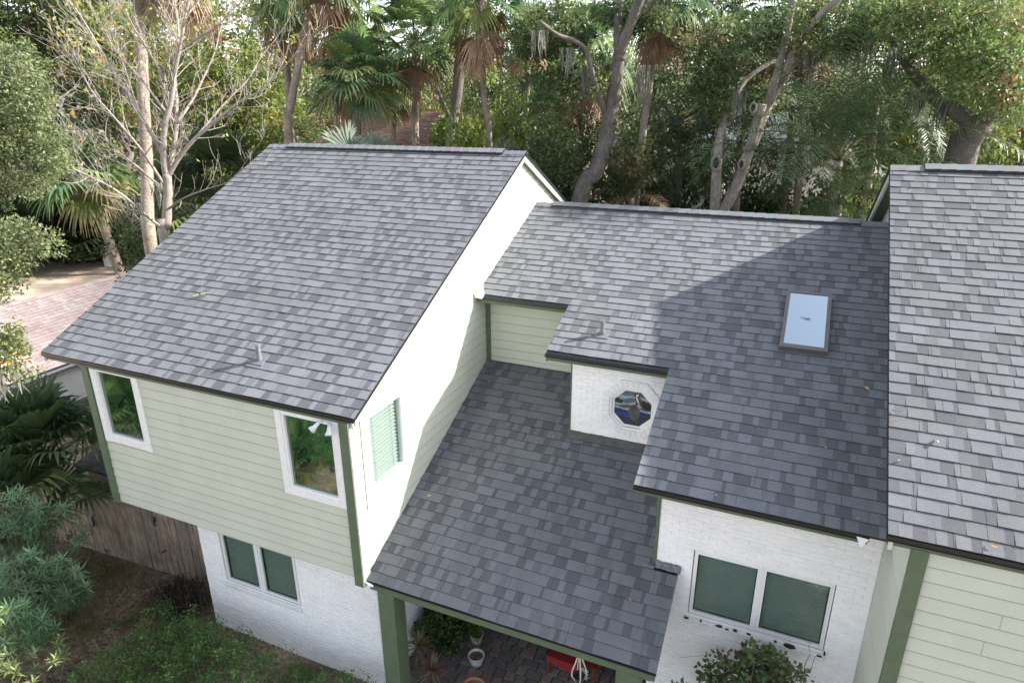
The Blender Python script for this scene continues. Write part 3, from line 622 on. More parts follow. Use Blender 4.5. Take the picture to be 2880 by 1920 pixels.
# ---- right block (C)
CYR, CZR = 6.06, 3.03; XC = 6.465; XE = 13.5
rC = MB(); shingles(rC, lambda k: (XC, XE), 0, 39, 0, 0, AA, 41, .84)
def zCr(y): return CZR-(y-CYR)*.5
slab(rC, XC+.012, XE, .004, CYR, zA); slab(rC, XC+.012, XE, CYR+.001, 12.1, zCr, off=0, mi=0, col=(.16, .16, .18))
roofC = rC.build('roof', [MT['shingle'], MT['black']], house); roofC['label'] = 'bright grey shingle roof cut by the right edge'
m = MB(); ridge_caps(m, XC, 6.94, CYR, CZR, AA, seed=9); m.build('ridge_cap', MT['shingle'], roofC)
ridge_vent('ridge_vent', 6.94, 13.0, CYR, CZR, AA, roofC, 10)
eave_trim(roofC, XC, XE, 0, 0, th=.06); rake(roofC, XC, 0, 0, CYR, CZR, 12.1, zCr(12.1), out=-1)
m = MB(); soff(m, XC+.06, XCW, .05, .025-.09, CYR, CZR-.09); soff(m, XC+.06, XCW, CYR+.001, CZR-.09, 12.0, zCr(12.0)-.09); m.build('soffit', MT['trim'], roofC)
def rgC(z):
    if z <= -.12: return (YF+.001, 12.0)
    return (2*(z+.1)+.05, 12.1-2*(z+.1))
siding('wall', 'Y', YF, -1, (GZ, -.1), lambda z: (6.85, 13.3), [], house, seed=12)
m = MB(); m.box(XCW-.013, 6.852, .012, YF+.03, GZ, -.11); m.build('corner_board', MT['trim'], house)
siding('gable_wall', 'X', XCW, -1, (GZ, 2.9), rgC, [], house, seed=13, expo=.6, lap=.003)
# ================================================================== GROUND
def patch(name, pts, z, material, n=1):
    m = MB(); m.face([(x, y, z) for x, y in pts]); o = m.build(name, material); return struct(o)
g = MB(); g.box(-500, 500, -80, 700, GZ-.5, GZ); struct(g.build('ground', MT['soil']))
patch('driveway', [(-26, 6), (-48, 6), (-52, 30), (-27, 22)], GZ+.004, MT['tanroof'])
# patio of tumbled pavers
PAVC = [(0.170, 0.145, 0.128), (0.145, 0.128, 0.119), (0.204, 0.170, 0.145), (0.128, 0.119, 0.119), (0.221, 0.162, 0.136)]
m = MB(); r = random.Random(12); yy = -1.2; row = 0
while yy < 4.3:
    xx = -.3+(.14 if row % 2 else 0)-.2
    while xx < 4.3:
        wd = r.choice((.2, .2, .2, .28)); e = .006; hz = GZ+.03+r.uniform(-.002, .003)
        m.hull8([(xx+e, yy+e, GZ), (xx+wd-e, yy+e, GZ), (xx+wd-e, yy+.2-e, GZ), (xx+e, yy+.2-e, GZ)], [(xx+e+.01, yy+e+.01, hz), (xx+wd-e-.01, yy+e+.01, hz), (xx+wd-e-.01, yy+.19-e, hz), (xx+e+.01, yy+.19-e, hz)], 0, r.choice(PAVC)); xx += wd
    yy += .2; row += 1
MT['paver'] = mat('paver', attr='col', rough=.85, noise=[(25, .7, 1.3), (120, .6, 1.5)], bump=(90, .4, .004))
struct(m.build('patio', MT['paver']))
# leaf litter and thin grass in the yard
rs = np.random.RandomState(3)
n = 17000; X = rs.uniform(-12.5, .0, n); Y = rs.uniform(-3.4, 1.3, n); dens = .5+.5*np.sin(X*1.1+Y*.7)*np.sin(Y*1.9-X*.4)
P = np.stack([X, Y, np.full(n, GZ+.012)+rs.uniform(0, .02, n)], 1); keep = rs.uniform(size=n) < .35+.65*dens; P = P[keep]; n = len(P)
A = unit(np.stack([rs.normal(size=n), rs.normal(size=n), rs.normal(size=n)*.15], 1)); N = unit(rs.normal(size=(n, 3))*.3+[0, 0, 1]); L = rs.uniform(.04, .10, n)
V = leaf_arrays(P, A, N, L, L*.5); cc = palette_cols(rs, n, [(.29, .13, .07, 3), (.21, .11, .075, 3), (.38, .19, .10, 1.5), (.13, .10, .08, 2), (.30, .18, .04, .3)])
tag(quadmesh('leaf_litter', V, quads(n), cc, MT['leaf']), 'reddish brown fallen leaves scattered over the yard by the wooden fence', 'leaf litter', kind='stuff')
n = 60000; X = rs.uniform(-10.5, -1.0, n); Y = rs.uniform(-3.4, 1.1, n); f = np.sin(X*.9+1)*.3+np.sin(Y*1.6+X*.6)*.3-.25*Y+.15*rs.normal(size=n)
keep = f+.25 > 0; X, Y = X[keep], Y[keep]; n = len(X); P = np.stack([X, Y, np.full(n, GZ)], 1)
A = unit(rs.normal(size=(n, 3))*[.6, .6, .1]+[0, 0, 1.0]); N = unit(rs.normal(size=(n, 3))*[1, 1, .2]); L = rs.uniform(.03, .075, n)
V = leaf_arrays(P, A, N, L, np.full(n, .009), .4); cc = palette_cols(rs, n, [(.13, .19, .06, 3), (.21, .20, .09, 3), (.07, .105, .035, 2), (.22, .19, .10, 1)])
tag(quadmesh('grass', V, quads(n), cc, MT['leaf']), 'thin patchy lawn between the hedge and the grey green bush', 'grass', kind='stuff')
# ================================================================== PLANT BUILDERS
class Q:
    """collects quads as arrays"""
    def __init__(s): s.V = []; s.c = []
    def add(s, q, c): s.V.append(q); s.c.append(c)
    def arr(s): V = np.array(s.V, float).reshape(-1, 3); return V, np.array(s.c, float)
def fan_leaf(q, hub, d, L, pal, r, seg=24, droop=.3, spread=118, lift=.0, ragged=.12):
    d = d/np.linalg.norm(d); s = np.cross(d, [0, 0, 1.]); ls = np.linalg.norm(s); s = s/ls if ls > 1e-3 else np.array([1., 0, 0]); n = np.cross(s, d)
    base = np.array(r.choice(pal))*r.uniform(.8, 1.25)
    for j in range(seg):
        t = R(-spread+2*spread*(j+.5)/seg); dt = R(2*spread/seg)*.52
        l = L*(.70+.30*math.cos(t*.6))*r.uniform(1-ragged, 1+ragged*.4); cup = n*(abs(math.sin(t))*.22*l)
        u = lambda a: math.cos(a)*d+math.sin(a)*s
        c = u(t); wv = u(t+math.pi/2); m_ = hub+c*l*.55+cup; hw = l*.55*dt
        tip = hub+c*l*(1-.15*droop)+cup*1.2-np.array([0, 0, 1])*(droop*l*r.uniform(.6, 1.3)*.8)+wv*r.uniform(-.03, .03)
        h0 = hub+c*.03*L
        col = base*r.uniform(.82, 1.2)
        mid2 = m_*.45+tip*.55+np.array([0, 0, droop*l*.10])
        q.add([h0-wv*.004, h0+wv*.004, m_+wv*hw, m_-wv*hw], col)
        q.add([m_-wv*hw*.98, m_+wv*hw*.98, mid2+wv*hw*.5, mid2-wv*hw*.5], col*r.uniform(.9, 1.15))
        q.add([mid2-wv*hw*.5, mid2+wv*hw*.5, tip+wv*.003, tip-wv*.003], col*r.uniform(.9, 1.2))
def strip(q, pts, w, col, side=None):
    pts = [np.array(p, float) for p in pts]
    for a, b, wa, wb in zip(pts, pts[1:], w, w[1:]):
        t = b-a; s = np.cross(t, [0, 0, 1.]) if side is None else side; l = np.linalg.norm(s); s = s/l if l > 1e-6 else np.array([1., 0, 0])
        q.add([a-s*wa, a+s*wa, b+s*wb, b-s*wb], col)
FAN = [(0.116, 0.194, 0.078), (0.147, 0.225, 0.085), (0.085, 0.147, 0.070), (0.186, 0.256, 0.093)]
FAN_Y = [(.15, .18, .06), (.20, .19, .08), (.11, .15, .05)]
FAN_DEAD = [(0.275, 0.171, 0.105), (0.330, 0.220, 0.143), (0.209, 0.132, 0.088), (0.363, 0.264, 0.176)]
def fan_crown(seed, n=30, L=.75, pet=.75, e0=82, e1=-35, pal=FAN, seg=24, droop=.35):
    r = random.Random(seed); q = Q()
    for i in range(n):
        az = i*2.39996+r.uniform(-.3, .3); u = (i+.5)/n; e = R(e0+(e1-e0)*u**1.1+r.uniform(-8, 8)); d = np.array([math.cos(az)*math.cos(e), math.sin(az)*math.cos(e), math.sin(e)])
        pl = pet*r.uniform(.85, 1.2); p1 = d*pl*.5; hub = d*pl-np.array([0, 0, .12*pl*math.cos(e)])
        strip(q, [(0, 0, 0), p1, hub], [.018, .012, .008], (.12, .15, .06))
        strip(q, [(0, 0, 0), p1, hub], [.018, .012, .008], (.12, .15, .06), side=np.array([0, 0, 1.]))
        d2 = d-np.array([0, 0, .35*(1-u)+.25*u]); fan_leaf(q, hub, d2, L*r.uniform(.85, 1.15), pal if u < .8 or r.random() < .5 else FAN_Y, r, seg, droop*(.6+.8*u))
    return q
def dead_skirt(seed, n=9, L=.7, pet=.7, pal=FAN_DEAD, spreadz=.0):
    r = random.Random(seed); q = Q()
    for i in range(n):
        az = i*2.39996+r.uniform(-.4, .4); e = R(r.uniform(-80, -55)); d = np.array([math.cos(az)*math.cos(e), math.sin(az)*math.cos(e), math.sin(e)])
        o = np.array([0, 0, -r.uniform(0, spreadz)]); hub = o+np.array([math.cos(az), math.sin(az), 0])*.28+d*pet*r.uniform(.4, 1.0)
        strip(q, [o, o+np.array([math.cos(az)*.25, math.sin(az)*.25, -.05]), hub], [.014, .012, .008], (.22, .15, .09))
        fan_leaf(q, hub, d+np.array([0, 0, -.4]), L*r.uniform(.8, 1.2), pal, r, 20, .5, 65, ragged=.25)
    return q
def feather_crown(seed, n=16, L=2.6, pl=.55, e0=80, e1=5, pal=DEEP, droop=1.0, npin=36, wid=.017):
    r = random.Random(seed); q = Q()
    for i in range(n):
        az = i*2.39996+r.uniform(-.3, .3); u = (i+.5)/n; e = R(e0+(e1-e0)*u+r.uniform(-8, 8)); l = L*r.uniform(.8, 1.1)
        dirv = np.array([math.cos(az)*math.cos(e), math.sin(az)*math.cos(e), math.sin(e)]); pts = [np.zeros(3)]; K = 12
        for k in range(K): pts.append(pts[-1]+dirv*l/K); dirv = dirv+np.array([0, 0, -.13*droop*(1+.09*k)]); dirv /= np.linalg.norm(dirv)
        strip(q, pts, [.02*(1-k/(K+2)) for k in range(K+1)], (.12, .13, .06)); strip(q, pts, [.02*(1-k/(K+2)) for k in range(K+1)], (.12, .13, .06), side=np.array([0, 0, 1.]))
        base = np.array(r.choice(pal))[:3]*r.uniform(.8, 1.3)
        for j in range(npin):
            t = .16+.84*(j+.5)/npin; k = min(int(t*K), K-1); f = t*K-k; p = pts[k]*(1-f)+pts[k+1]*f; T = pts[k+1]-pts[k]; T /= np.linalg.norm(T)
            s = np.cross(T, [0, 0, 1.]); s /= np.linalg.norm(s)+1e-9; up = np.cross(s, T); ll = pl*math.sin(math.pi*min(t*.92+.06, 1))**.5*r.uniform(.85, 1.1)
            for sg in (-1, 1):
                d = s*sg*.85+T*.55+up*r.uniform(-.15, .45); d /= np.linalg.norm(d); m_ = p+d*ll*.5; tip = m_+(d+np.array([0, 0, -.75*droop]))*ll*.45; c = base*r.uniform(.75, 1.25); wv = np.cross(d, up); wv = wv/(np.linalg.norm(wv)+1e-9)
                q.add([p-wv*wid*.6, p+wv*wid*.6, m_+wv*wid, m_-wv*wid], c); q.add([m_-wv*wid, m_+wv*wid, tip+wv*.002, tip-wv*.002], c)
    return q
def qm(name, q, parent, material='frond'):
    V, c = q.arr(); return quadmesh(name, V, quads(len(c)), c, MT[material], parent)
def limb_path(p0, p1, n=6, wob=.15, r=rnd):
    p0, p1 = Vector(p0), Vector(p1); L = (p1-p0).length; out = []
    for i in range(n+1):
        t = i/n; p = p0.lerp(p1, t); k = wob*L*math.sin(math.pi*t)
        out.append(p+Vector((r.uniform(-k, k), r.uniform(-k, k), r.uniform(-k, k)))*.5)
    return out
def smooth(pts, sub=3):
    """Catmull-Rom through the given points"""
    P = [Vector(p) for p in pts]; out = []
    for i in range(len(P)-1):
        a, b, c, d = P[max(i-1, 0)], P[i], P[i+1], P[min(i+2, len(P)-1)]
        for k in range(sub):
            t = k/sub; out.append(.5*((2*b)+(c-a)*t+(2*a-5*b+4*c-d)*t*t+(3*b-a-3*c+d)*t**3))
    return out+[P[-1]]
def taper(n, a, b, p=1.0): return [a+(b-a)*(i/(n-1))**p for i in range(n)]
# ================================================================== PALMS
def palm_meshes(kind, seed):
    if kind == 'full': return fan_crown(seed, 34, .85, .85), dead_skirt(seed+1, 7, .75, .8)
    if kind == 'hang': return fan_crown(seed, 26, .8, .8, 70, -45, droop=.5), dead_skirt(seed+1, 13, .75, .8, spreadz=.8)
    return fan_crown(seed, 18, .7, .7, 80, -20), dead_skirt(seed+1, 10, .6, .6, spreadz=.3)
PM = {}
def palm(label, crown, foot, rad, kind='full', seed=1, scale=1., mid=(), group=None, boots=True):
    """crown, foot and mid are points (px, py, D); the trunk runs on down to the ground"""
    cpt = at(*crown); pts = [cpt]+[at(*q_) for q_ in mid]+[at(*foot)]; low = pts[-1]; k = (low[2]-GZ)/max(pts[-2][2]-low[2], .5)
    base = np.array([low[0]+(low[0]-pts[-2][0])*min(k, 1)*.5, low[1]+(low[1]-pts[-2][1])*min(k, 1)*.5, GZ]); pts.append(base)
    t = thing('palm_tree', label, 'palm', tuple(base), group)
    L = smooth([Vector(p-base) for p in pts[::-1]], 6); m = MB(); n = len(L); rr = taper(n, rad*1.25, rad*.85, .5)
    rj = random.Random(seed); rr = [a*rj.uniform(.94, 1.06) for a in rr]; m.tube(L, rr, 12, jit=.04); m.build('trunk', MT['palm_trunk'], t, smooth=True)
    top = L[-1]
    if boots:
        m = MB()
        for i in range(26):
            a = i*2.4; z = -i*.035*scale; p = top+Vector((math.cos(a)*rad*.8, math.sin(a)*rad*.8, z)); d = Vector((math.cos(a)*.5, math.sin(a)*.5, .8)).normalized(); m.tube([p, p+d*.16*scale, p+d*.26*scale], [.035*scale, .025*scale, .006], 5, mi=0)
        m.build('leaf_base', MT['palm_trunk'], t)
    key = (kind, seed % 3)
    if key not in PM:
        a, b = palm_meshes(kind, seed % 3*10+3); ca = qm('crown', a, t); cb = qm('dead_frond', b, t); PM[key] = (ca.data, cb.data)
    else:
        ca = link('crown', PM[key][0], t); cb = link('dead_frond', PM[key][1], t)
    for o in (ca, cb): o.location = top; o.scale = (scale,)*3; o.rotation_euler = (0, 0, seed*1.3)
    return t
palm('sabal palm with a full green crown behind the middle of the left ridge', (818, 185, 23.5), (822, 345, 23.5), .13, 'full', 3, 1.12, mid=((822, 230, 23.5),))
palm('tallest full crowned palm, brown dead fans hanging beside its trunk', (952, 100, 25), (954, 345, 25), .13, 'full', 4, 1.3, mid=((957, 200, 25),))
palm('straight palm with a thin curved trunk, crown cut by the top edge', (1103, -6, 22.5), (1125, 345, 22.5), .105, 'hang', 5, 1.15, mid=((1107, 110, 22.5), (1112, 230, 22.5)))
palm('slim palm with a small drooping crown, right of the thin curved trunk', (1212, 92, 31), (1208, 300, 31), .12, 'thin', 6, 1.35, mid=((1212, 190, 31),))
palm('palm with yellowing drooping fans behind the forked oak', (1345, 120, 29), (1335, 330, 29), .14, 'hang', 7, 1.6, mid=((1340, 220, 29),))
palm('palm half hidden left of the forked oak, fans brown at the tips', (1268, 180, 33), (1270, 330, 33), .14, 'hang', 8, 1.3)
palm('leaning pale palm trunk rising past the top edge, left of the ridge', (742, -60, 24), (664, 332, 24), .13, 'hang', 9, 1.1, mid=((716, 20, 24), (690, 130, 24), (668, 245, 24)))
palm('palm with a thick skirt of hanging brown fans near the top edge', (790, 0, 27), (775, 300, 27), .14, 'hang', 10, 1.45)
palm('palm whose brown skirt hangs left of the leaning pale trunk', (655, -25, 28), (668, 300, 28), .13, 'hang', 11, 1.35)
palm('tall pale palm trunk left of the white barked tree, crown above the frame', (384, -120, 21), (348, 580, 20), .155, 'hang', 12, 1.0, mid=((322, -10, 21), (327, 160, 20.6), (338, 400, 20.3)))
palm('short leaning palm with drooping fans in the shade at the far left', (182, 405, 46), (268, 600, 45), .26, 'full', 13, 2.3, mid=((218, 475, 46), (243, 535, 45)))
palm('slender pale palm trunk right of the forked oak', (1530, 5, 22), (1458, 478, 21.5), .12, 'hang', 14, 1.0, mid=((1505, 110, 22), (1480, 280, 21.7)))
palm('palm with hanging brown fans at the top right of the wood', (1845, 22, 26), (1795, 500, 24), .13, 'hang', 15, 1.25, mid=((1838, 150, 25.5), (1815, 330, 25)))
palm('palm crown with long dead fans between the cut oak and the top edge', (1690, 10, 27), (1660, 300, 27), .13, 'hang', 16, 1.2)
palm('low young palm showing green fans between trunks, behind the ridge', (905, 205, 30), (905, 340, 30), .12, 'full', 17, 1.0)
palm('young palm with bright fans low behind the thin curved trunk', (1245, 265, 26), (1245, 360, 26), .11, 'thin', 18, .9)
def palmetto(label, p, s, seed, n=22, pal=FAN, e0=88, e1=5, L=.72, pet=.8, grp=None):
    t = thing('saw_palmetto', label, 'palmetto', tuple(p), grp); q = fan_crown(seed, n, L*s, pet*s, e0, e1, pal, 22, .3); qm('frond', q, t); return t
palmetto('large saw palmetto with stiff dark fans against the wall corner', at(85, 1010, 16.0)*[1, 1, 0]+[0, 0, -3.3], 1.35, 31, 34, [(.045, .08, .035), (.065, .105, .04), (.09, .14, .055)], e1=22)
palmetto('saw palmetto at the far left edge above the grey green bush', at(5, 1060, 15.2)*[1, 1, 0]+[0, 0, -3.9], 1.25, 32, 26, [(.045, .08, .035), (.065, .105, .04)], e1=5)
pz = at(300, 560, 20)*[1, 1, 0]+[0, 0, GZ+.3]; palmetto('low green palmetto at the foot of the tall pale trunk', pz, 1.5, 33)
palmetto('blue grey palmetto peeping over the left ridge', at(800, 350, 19.5)-np.array([0, 0, 1.15]), 1.3, 34, 24, [(.13, .17, .13), (.17, .21, .16), (.10, .14, .11)])
palmetto('smaller blue grey palmetto right of the other one, over the ridge', at(860, 352, 20.5)-np.array([0, 0, 1.0]), 1.1, 35, 22, [(.13, .17, .13), (.17, .21, .16)])
for i, (px, py, D, lab) in enumerate(((120, 560, 49, 'shaded palmetto in the dark undergrowth, far left'), (60, 540, 50, 'shaded palmetto farthest left in the undergrowth'), (215, 545, 50, 'shaded palmetto behind the short leaning palm'), (420, 470, 25, 'palmetto between the white barked tree and the roof edge'), (500, 400, 26, 'palmetto above the sloping left roof edge'))):
    palmetto(lab, at(px, py, D)-np.array([0, 0, .6]), 1.7 if D < 40 else 3.2, 40+i, 20, [(.05, .08, .035), (.07, .105, .04)])
# feather palms
FP = {}
def feather(label, p, foot, s, seed, L=2.9, n=17, e1=0, droop=1., pal=None, rad=.13, group=None):
    c = at(*p); b = at(*foot); base = np.array([b[0], b[1], GZ]); t = thing('palm_tree', label, 'palm', tuple(base), group)
    m = MB(); pts = smooth([Vector((0, 0, 0)), Vector(c-base)*.5+Vector((.1, 0, 0)), Vector(c-base)], 5); m.tube(pts, taper(len(pts), rad*1.2, rad*.8), 10, jit=.03); m.build('trunk', MT['palm_trunk'], t, smooth=True)
    q = feather_crown(seed, n, L*s, .62*s, 84, e1, pal or [(.035, .055, .026), (.045, .075, .03), (.06, .095, .035)], droop); o = qm('crown', q, t); o.location = Vector(c-base); return t
feather('large dark queen palm with upright plumes right of the cut oak', (1925, 370, 19), (1935, 520, 19), 1.25, 51, 3.2, 20, 15, .7, [(.06, .10, .042), (.08, .13, .05)])
feather('queen palm arching over the middle ridge, lit feather fronds', (1925, 470, 18.5), (1915, 520, 18.5), .85, 52, 2.6, 14, -10, 1.2, [(.07, .11, .04), (.09, .13, .05)])
feather('queen palm behind the cut oak stubs', (1700, 330, 23), (1690, 500, 23), 1.0, 53, 3.0, 18, 0, 1.)
feather('queen palm left of the cut oak, fronds hanging darkly', (1560, 360, 24), (1560, 500, 24), 1.0, 54, 3.0, 18, -10, 1.1)
feather('queen palm between the pale palm trunk and the right roof', (1840, 330, 23), (1840, 500, 23), 1.1, 55, 3.2, 18, -5, 1.)
feather('drooping queen palm nearest the shaded gable of the right roof', (2010, 250, 22), (2010, 480, 22), 1.0, 56, 2.8, 16, -5, 1.1)
feather('short queen palm with tan dry fronds behind the flashing strip', (1450, 455, 21), (1450, 520, 21), .75, 57, 2.3, 10, -10, .8, [(.16, .11, .07), (.20, .14, .09)])
# banana plant
def banana(label, p, seed, s=1.):
    r = random.Random(seed); base = np.array(p); t = thing('banana_plant', label, 'plant', tuple(base)); q = Q()
    for i in range(8):
        az = i*2.4; e = R(r.uniform(35, 80)); d = np.array([math.cos(az)*math.cos(e), math.sin(az)*math.cos(e), math.sin(e)]); pts = [np.zeros(3)]; K = 8
        for k in range(K): pts.append(pts[-1]+d*1.7*s/K); d = d+np.array([0, 0, -.10]); d /= np.linalg.norm(d)
        strip(q, pts, [.02, .03, .10, .17, .2, .2, .17, .11, .01], np.array((.06, .12, .045))*r.uniform(.8, 1.3))
    qm('leaf', q, t); m = MB(); m.tube([(0, 0, -2), (0, 0, .1)], [.1, .08], 10); m.build('stem', MT['palm_trunk'], t)
banana('banana plant with broad leaves just over the middle ridge', at(1800, 500, 17.5)-np.array([0, 0, 1.1]), 3, .75); banana('small banana leaf clump left of the cut oak, over the ridge', at(1505, 490, 18)-np.array([0, 0, 1.1]), 4, .75)
# ================================================================== CUSTOM TREES
def moss(q, p, L, r, n=14):
    for i in range(n):
        o = np.array(p)+np.array([r.uniform(-.18, .18), r.uniform(-.18, .18), 0]); l = L*r.uniform(.4, 1.1); pts = [o, o+[r.uniform(-.05, .05), r.uniform(-.05, .05), -l*.5], o+[r.uniform(-.08, .08), r.uniform(-.08, .08), -l]]
        strip(q, pts, [.012, .02, .004], np.array((.20, .20, .165))*r.uniform(.7, 1.2), side=np.array([r.uniform(-1, 1), r.uniform(-1, 1), 0]))
def tree(name, label, limbs, material, crown=None, sides=12, group=None, jit=.05, holes=(), twigs=None, mossat=(), crownname='crown'):
    """limbs: [(points (px,py,D), r0, r1)]; the first one is the trunk and is run down to the ground.
       crown: list of (centres Nx3, radius, leaves, leaf length, palette)"""
    P0 = [at(*q_) for q_ in limbs[0][0]]; lo = P0[0]; kk_ = min((lo[2]-GZ)/max(P0[1][2]-lo[2], .3), 3.0)*.65; base = np.array([lo[0]+(lo[0]-P0[1][0])*kk_, lo[1]+(lo[1]-P0[1][1])*kk_, GZ]); t = thing(name, label, 'tree', tuple(base), group); m = MB()
    for i, (pp, r0, r1) in enumerate(limbs):
        pts = [Vector(at(*q_)-base) for q_ in pp]
        if i == 0: pts = [Vector((0, 0, 0))]+pts if lo[2]-GZ > .3 else pts
        L = smooth(pts, 4); m.tube(L, taper(len(L), r0, r1, .8), sides, jit=jit)
    for (px, py, D, rad) in holes:
        c = Vector(at(px, py, D)-base); v = Vector(CAM-at(px, py, D)).normalized(); a = v.cross(Vector((0, 0, 1))).normalized(); b = a.cross(v)
        ringp = [c+a*rad*.62*math.cos(k*math.pi/8)+b*rad*math.sin(k*math.pi/8) for k in range(17)]; m.tube(ringp, [rad*.24]*17, 7, jit=.1)
        m.mesh([c+v*.0+a*rad*.6*math.cos(k*math.pi/6)+b*rad*math.sin(k*math.pi/6) for k in range(12)], [tuple(range(12))], 1)
    m.build('trunk', [MT[material], MT['dark']], t, smooth=True)
    if crown:
        Vs, cs = [], []
        for k, (cen, rad, nl, L_, pal) in enumerate(crown):
            V, c = clumps(hash(label) % 1000+k if False else 17*k+len(label), cen, rad, nl, L_, pal); Vs.append(V); cs.append(c)
        V = np.concatenate(Vs)-base; c = np.concatenate(cs); quadmesh(crownname, V, quads(len(c)), c, MT['leaf'], t)
    if mossat:
        r = random.Random(len(label))
        for (px, py, D, L_) in mossat: q = Q(); moss(q, at(px, py, D)-base, L_, r, 24); qm('moss', q, t)
    return t
def region(seed, n, boxes, D0, D1):
    """n points spread over photo boxes (x0,y0,x1,y1,weight) between distances D0 and D1"""
    rs = np.random.RandomState(seed); w_ = np.array([b[4] for b in boxes], float); out = []
    for i in rs.choice(len(boxes), n, p=w_/w_.sum()):
        b = boxes[i]; cx, cy = (b[0]+b[2])/2, (b[1]+b[3])/2; a = rs.uniform(0, 6.28); rr = rs.uniform()**.5
        out.append(at(cx+(b[2]-b[0])/2*rr*math.cos(a), cy+(b[3]-b[1])/2*rr*math.sin(a), rs.uniform(D0, D1)))
    return np.array(out)
# white-barked, nearly bare tree at the left
def z1(pts, D): return [(x/3.0*1.0 if False else x*.40816, y*.40816, D+dd) for x, y, dd in [(p[0], p[1], (p[2] if len(p) > 2 else 0)) for p in pts]]
bl = []; DB = 18.6
def lb(pts, r0, r1): bl.append(([(x*.33333, y*.33333, DB+z) for x, y, z in pts], r0, r1))
bl = []
def lz(pts, dz, r0, r1):
    n = len(pts); bl.append(([(x*.33333, y*.33333, DB+dz*i/(n-1)) for i, (x, y) in enumerate(pts)], r0, r1))
lz([(1135, 1650), (1145, 1568), (1155, 1400), (1160, 1330), (1150, 1200)], 0, .15, .12)
lz([(1150, 1240), (1125, 1050), (1140, 850), (1180, 700), (1205, 500), (1240, 330), (1270, 150), (1310, -40)], -.4, .10, .03)
lz([(1150, 1240), (1190, 1050), (1215, 870), (1215, 700), (1200, 520), (1225, 350), (1225, 150), (1195, -40)], .8, .085, .025)
lz([(1155, 1220), (1240, 1080), (1340, 960), (1480, 840), (1640, 710), (1800, 620), (1950, 470), (2050, 350)], -1.2, .08, .008)
lz([(1340, 960), (1430, 850), (1560, 700), (1700, 560), (1790, 410), (1900, 270)], .8, .04, .006)
lz([(1125, 1050), (1050, 930), (960, 780), (870, 620), (760, 470), (660, 290), (560, 120), (460, -20)], .7, .07, .015)
lz([(1215, 850), (1320, 700), (1400, 540), (1480, 360), (1530, 170), (1640, -10)], 1.0, .05, .01)
lz([(1140, 1290), (1000, 1070), (880, 920), (760, 780), (640, 640), (560, 500), (480, 370)], -1.2, .05, .006)
lz([(1135, 1310), (960, 1160), (830, 1060), (700, 950), (560, 900), (430, 790), (340, 740)], -.5, .045, .005)
lz([(1140, 1590), (1000, 1480), (900, 1390), (780, 1300), (650, 1230), (520, 1170), (400, 1110), (220, 1060)], -1.8, .05, .006)
lz([(1180, 1430), (1210, 1400), (1300, 1350), (1450, 1295), (1560, 1260), (1640, 1190), (1690, 1120)], -2.2, .035, .006)
lz([(1200, 840), (1080, 690), (960, 530), (820, 380), (730, 230), (640, 60)], 1.3, .045, .008)
lz([(1145, 570), (1060, 420), (990, 300), (900, 150), (830, -10)], -1.0, .04, .01)
lz([(1250, 340), (1370, 260), (1490, 190), (1580, 90), (1680, 0)], -.8, .035, .006)
lz([(870, 620), (780, 560), (690, 520), (600, 500), (540, 560)], -.6, .02, .004)
lz([(1240, 330), (1190, 200), (1130, 90), (1080, -20)], .6, .03, .008)
lz([(960, 780), (900, 600), (850, 450), (790, 300), (760, 160), (770, 20)], -.9, .03, .006)
tb = [at(*q_) for q_ in bl[0][0]]; base = np.array([tb[0][0], tb[0][1], GZ]); bare = thing('bare_tree', 'white barked leafless tree with many fine twigs, left of the house', 'tree', tuple(base))
r = random.Random(21); m = MB(); tw = MB(); tips = []
def twig(mb, p, d, L, rad, depth):
    n = 5; pts = [p]; dd = d.copy()
    for i in range(n):
        dd = (dd+Vector((r.gauss(0, .16), r.gauss(0, .16), r.gauss(0, .14)+.05))).normalized(); pts.append(pts[-1]+dd*L/n)
    mb.tube(pts, taper(n+1, rad, max(rad*.3, .0028)), 5 if rad > .012 else 3, cap=False)
    if depth == 0: tips.append(pts[-1]); return
    for k in range(r.choice((2, 3, 4))):
        i = r.randint(1, n); ax = Vector((r.gauss(0, 1), r.gauss(0, 1), r.gauss(0, 1))).normalized(); nd = (dd+ax*.75+Vector((0, 0, .2))).normalized()
        twig(mb, pts[i], nd, L*r.uniform(.4, .65), max(rad*.5, .0035), depth-1)
for i, (pp, r0, r1) in enumerate(bl):
    pts = [Vector(at(*q_)-base) for q_ in pp]
    if i == 0: pts = [Vector((0, 0, 0))]+pts
    L = smooth(pts, 4); rad = taper(len(L), r0*.85, r1*.85, .8); m.tube(L, rad, 9, jit=.05)
    if i == 0: continue
    k = 3
    while k < len(L)-1:
        dm = (L[k+1]-L[k]).normalized()
        for _ in range(1):
            ax = Vector((r.gauss(0, 1), r.gauss(0, 1), r.gauss(0, .8))).normalized(); twig(tw, L[k], (dm+ax*.8).normalized(), r.uniform(.5, 1.2), min(rad[k]*.42, .014), 2 if r.random() < .55 else 1)
        k += 1 if r.random() < .8 else 2
    twig(tw, L[-1], (L[-1]-L[-2]).normalized(), .9, r1, 2)
m.build('trunk', MT['bark_pale'], bare, smooth=True); tw.build('twig', MT['bark_pale'], bare)
rs = np.random.RandomState(5); tp = np.array([tuple(t_) for t_ in tips]); pxr = tp[:, 0]; sel = rs.uniform(size=len(tp)) < np.where((tp[:, 2] > np.percentile(tp[:, 2], 45)), .40, .06); tp = tp[sel]; n = len(tp)*2; tp = np.repeat(tp, 2, 0)+rs.normal(size=(n, 3))*.05
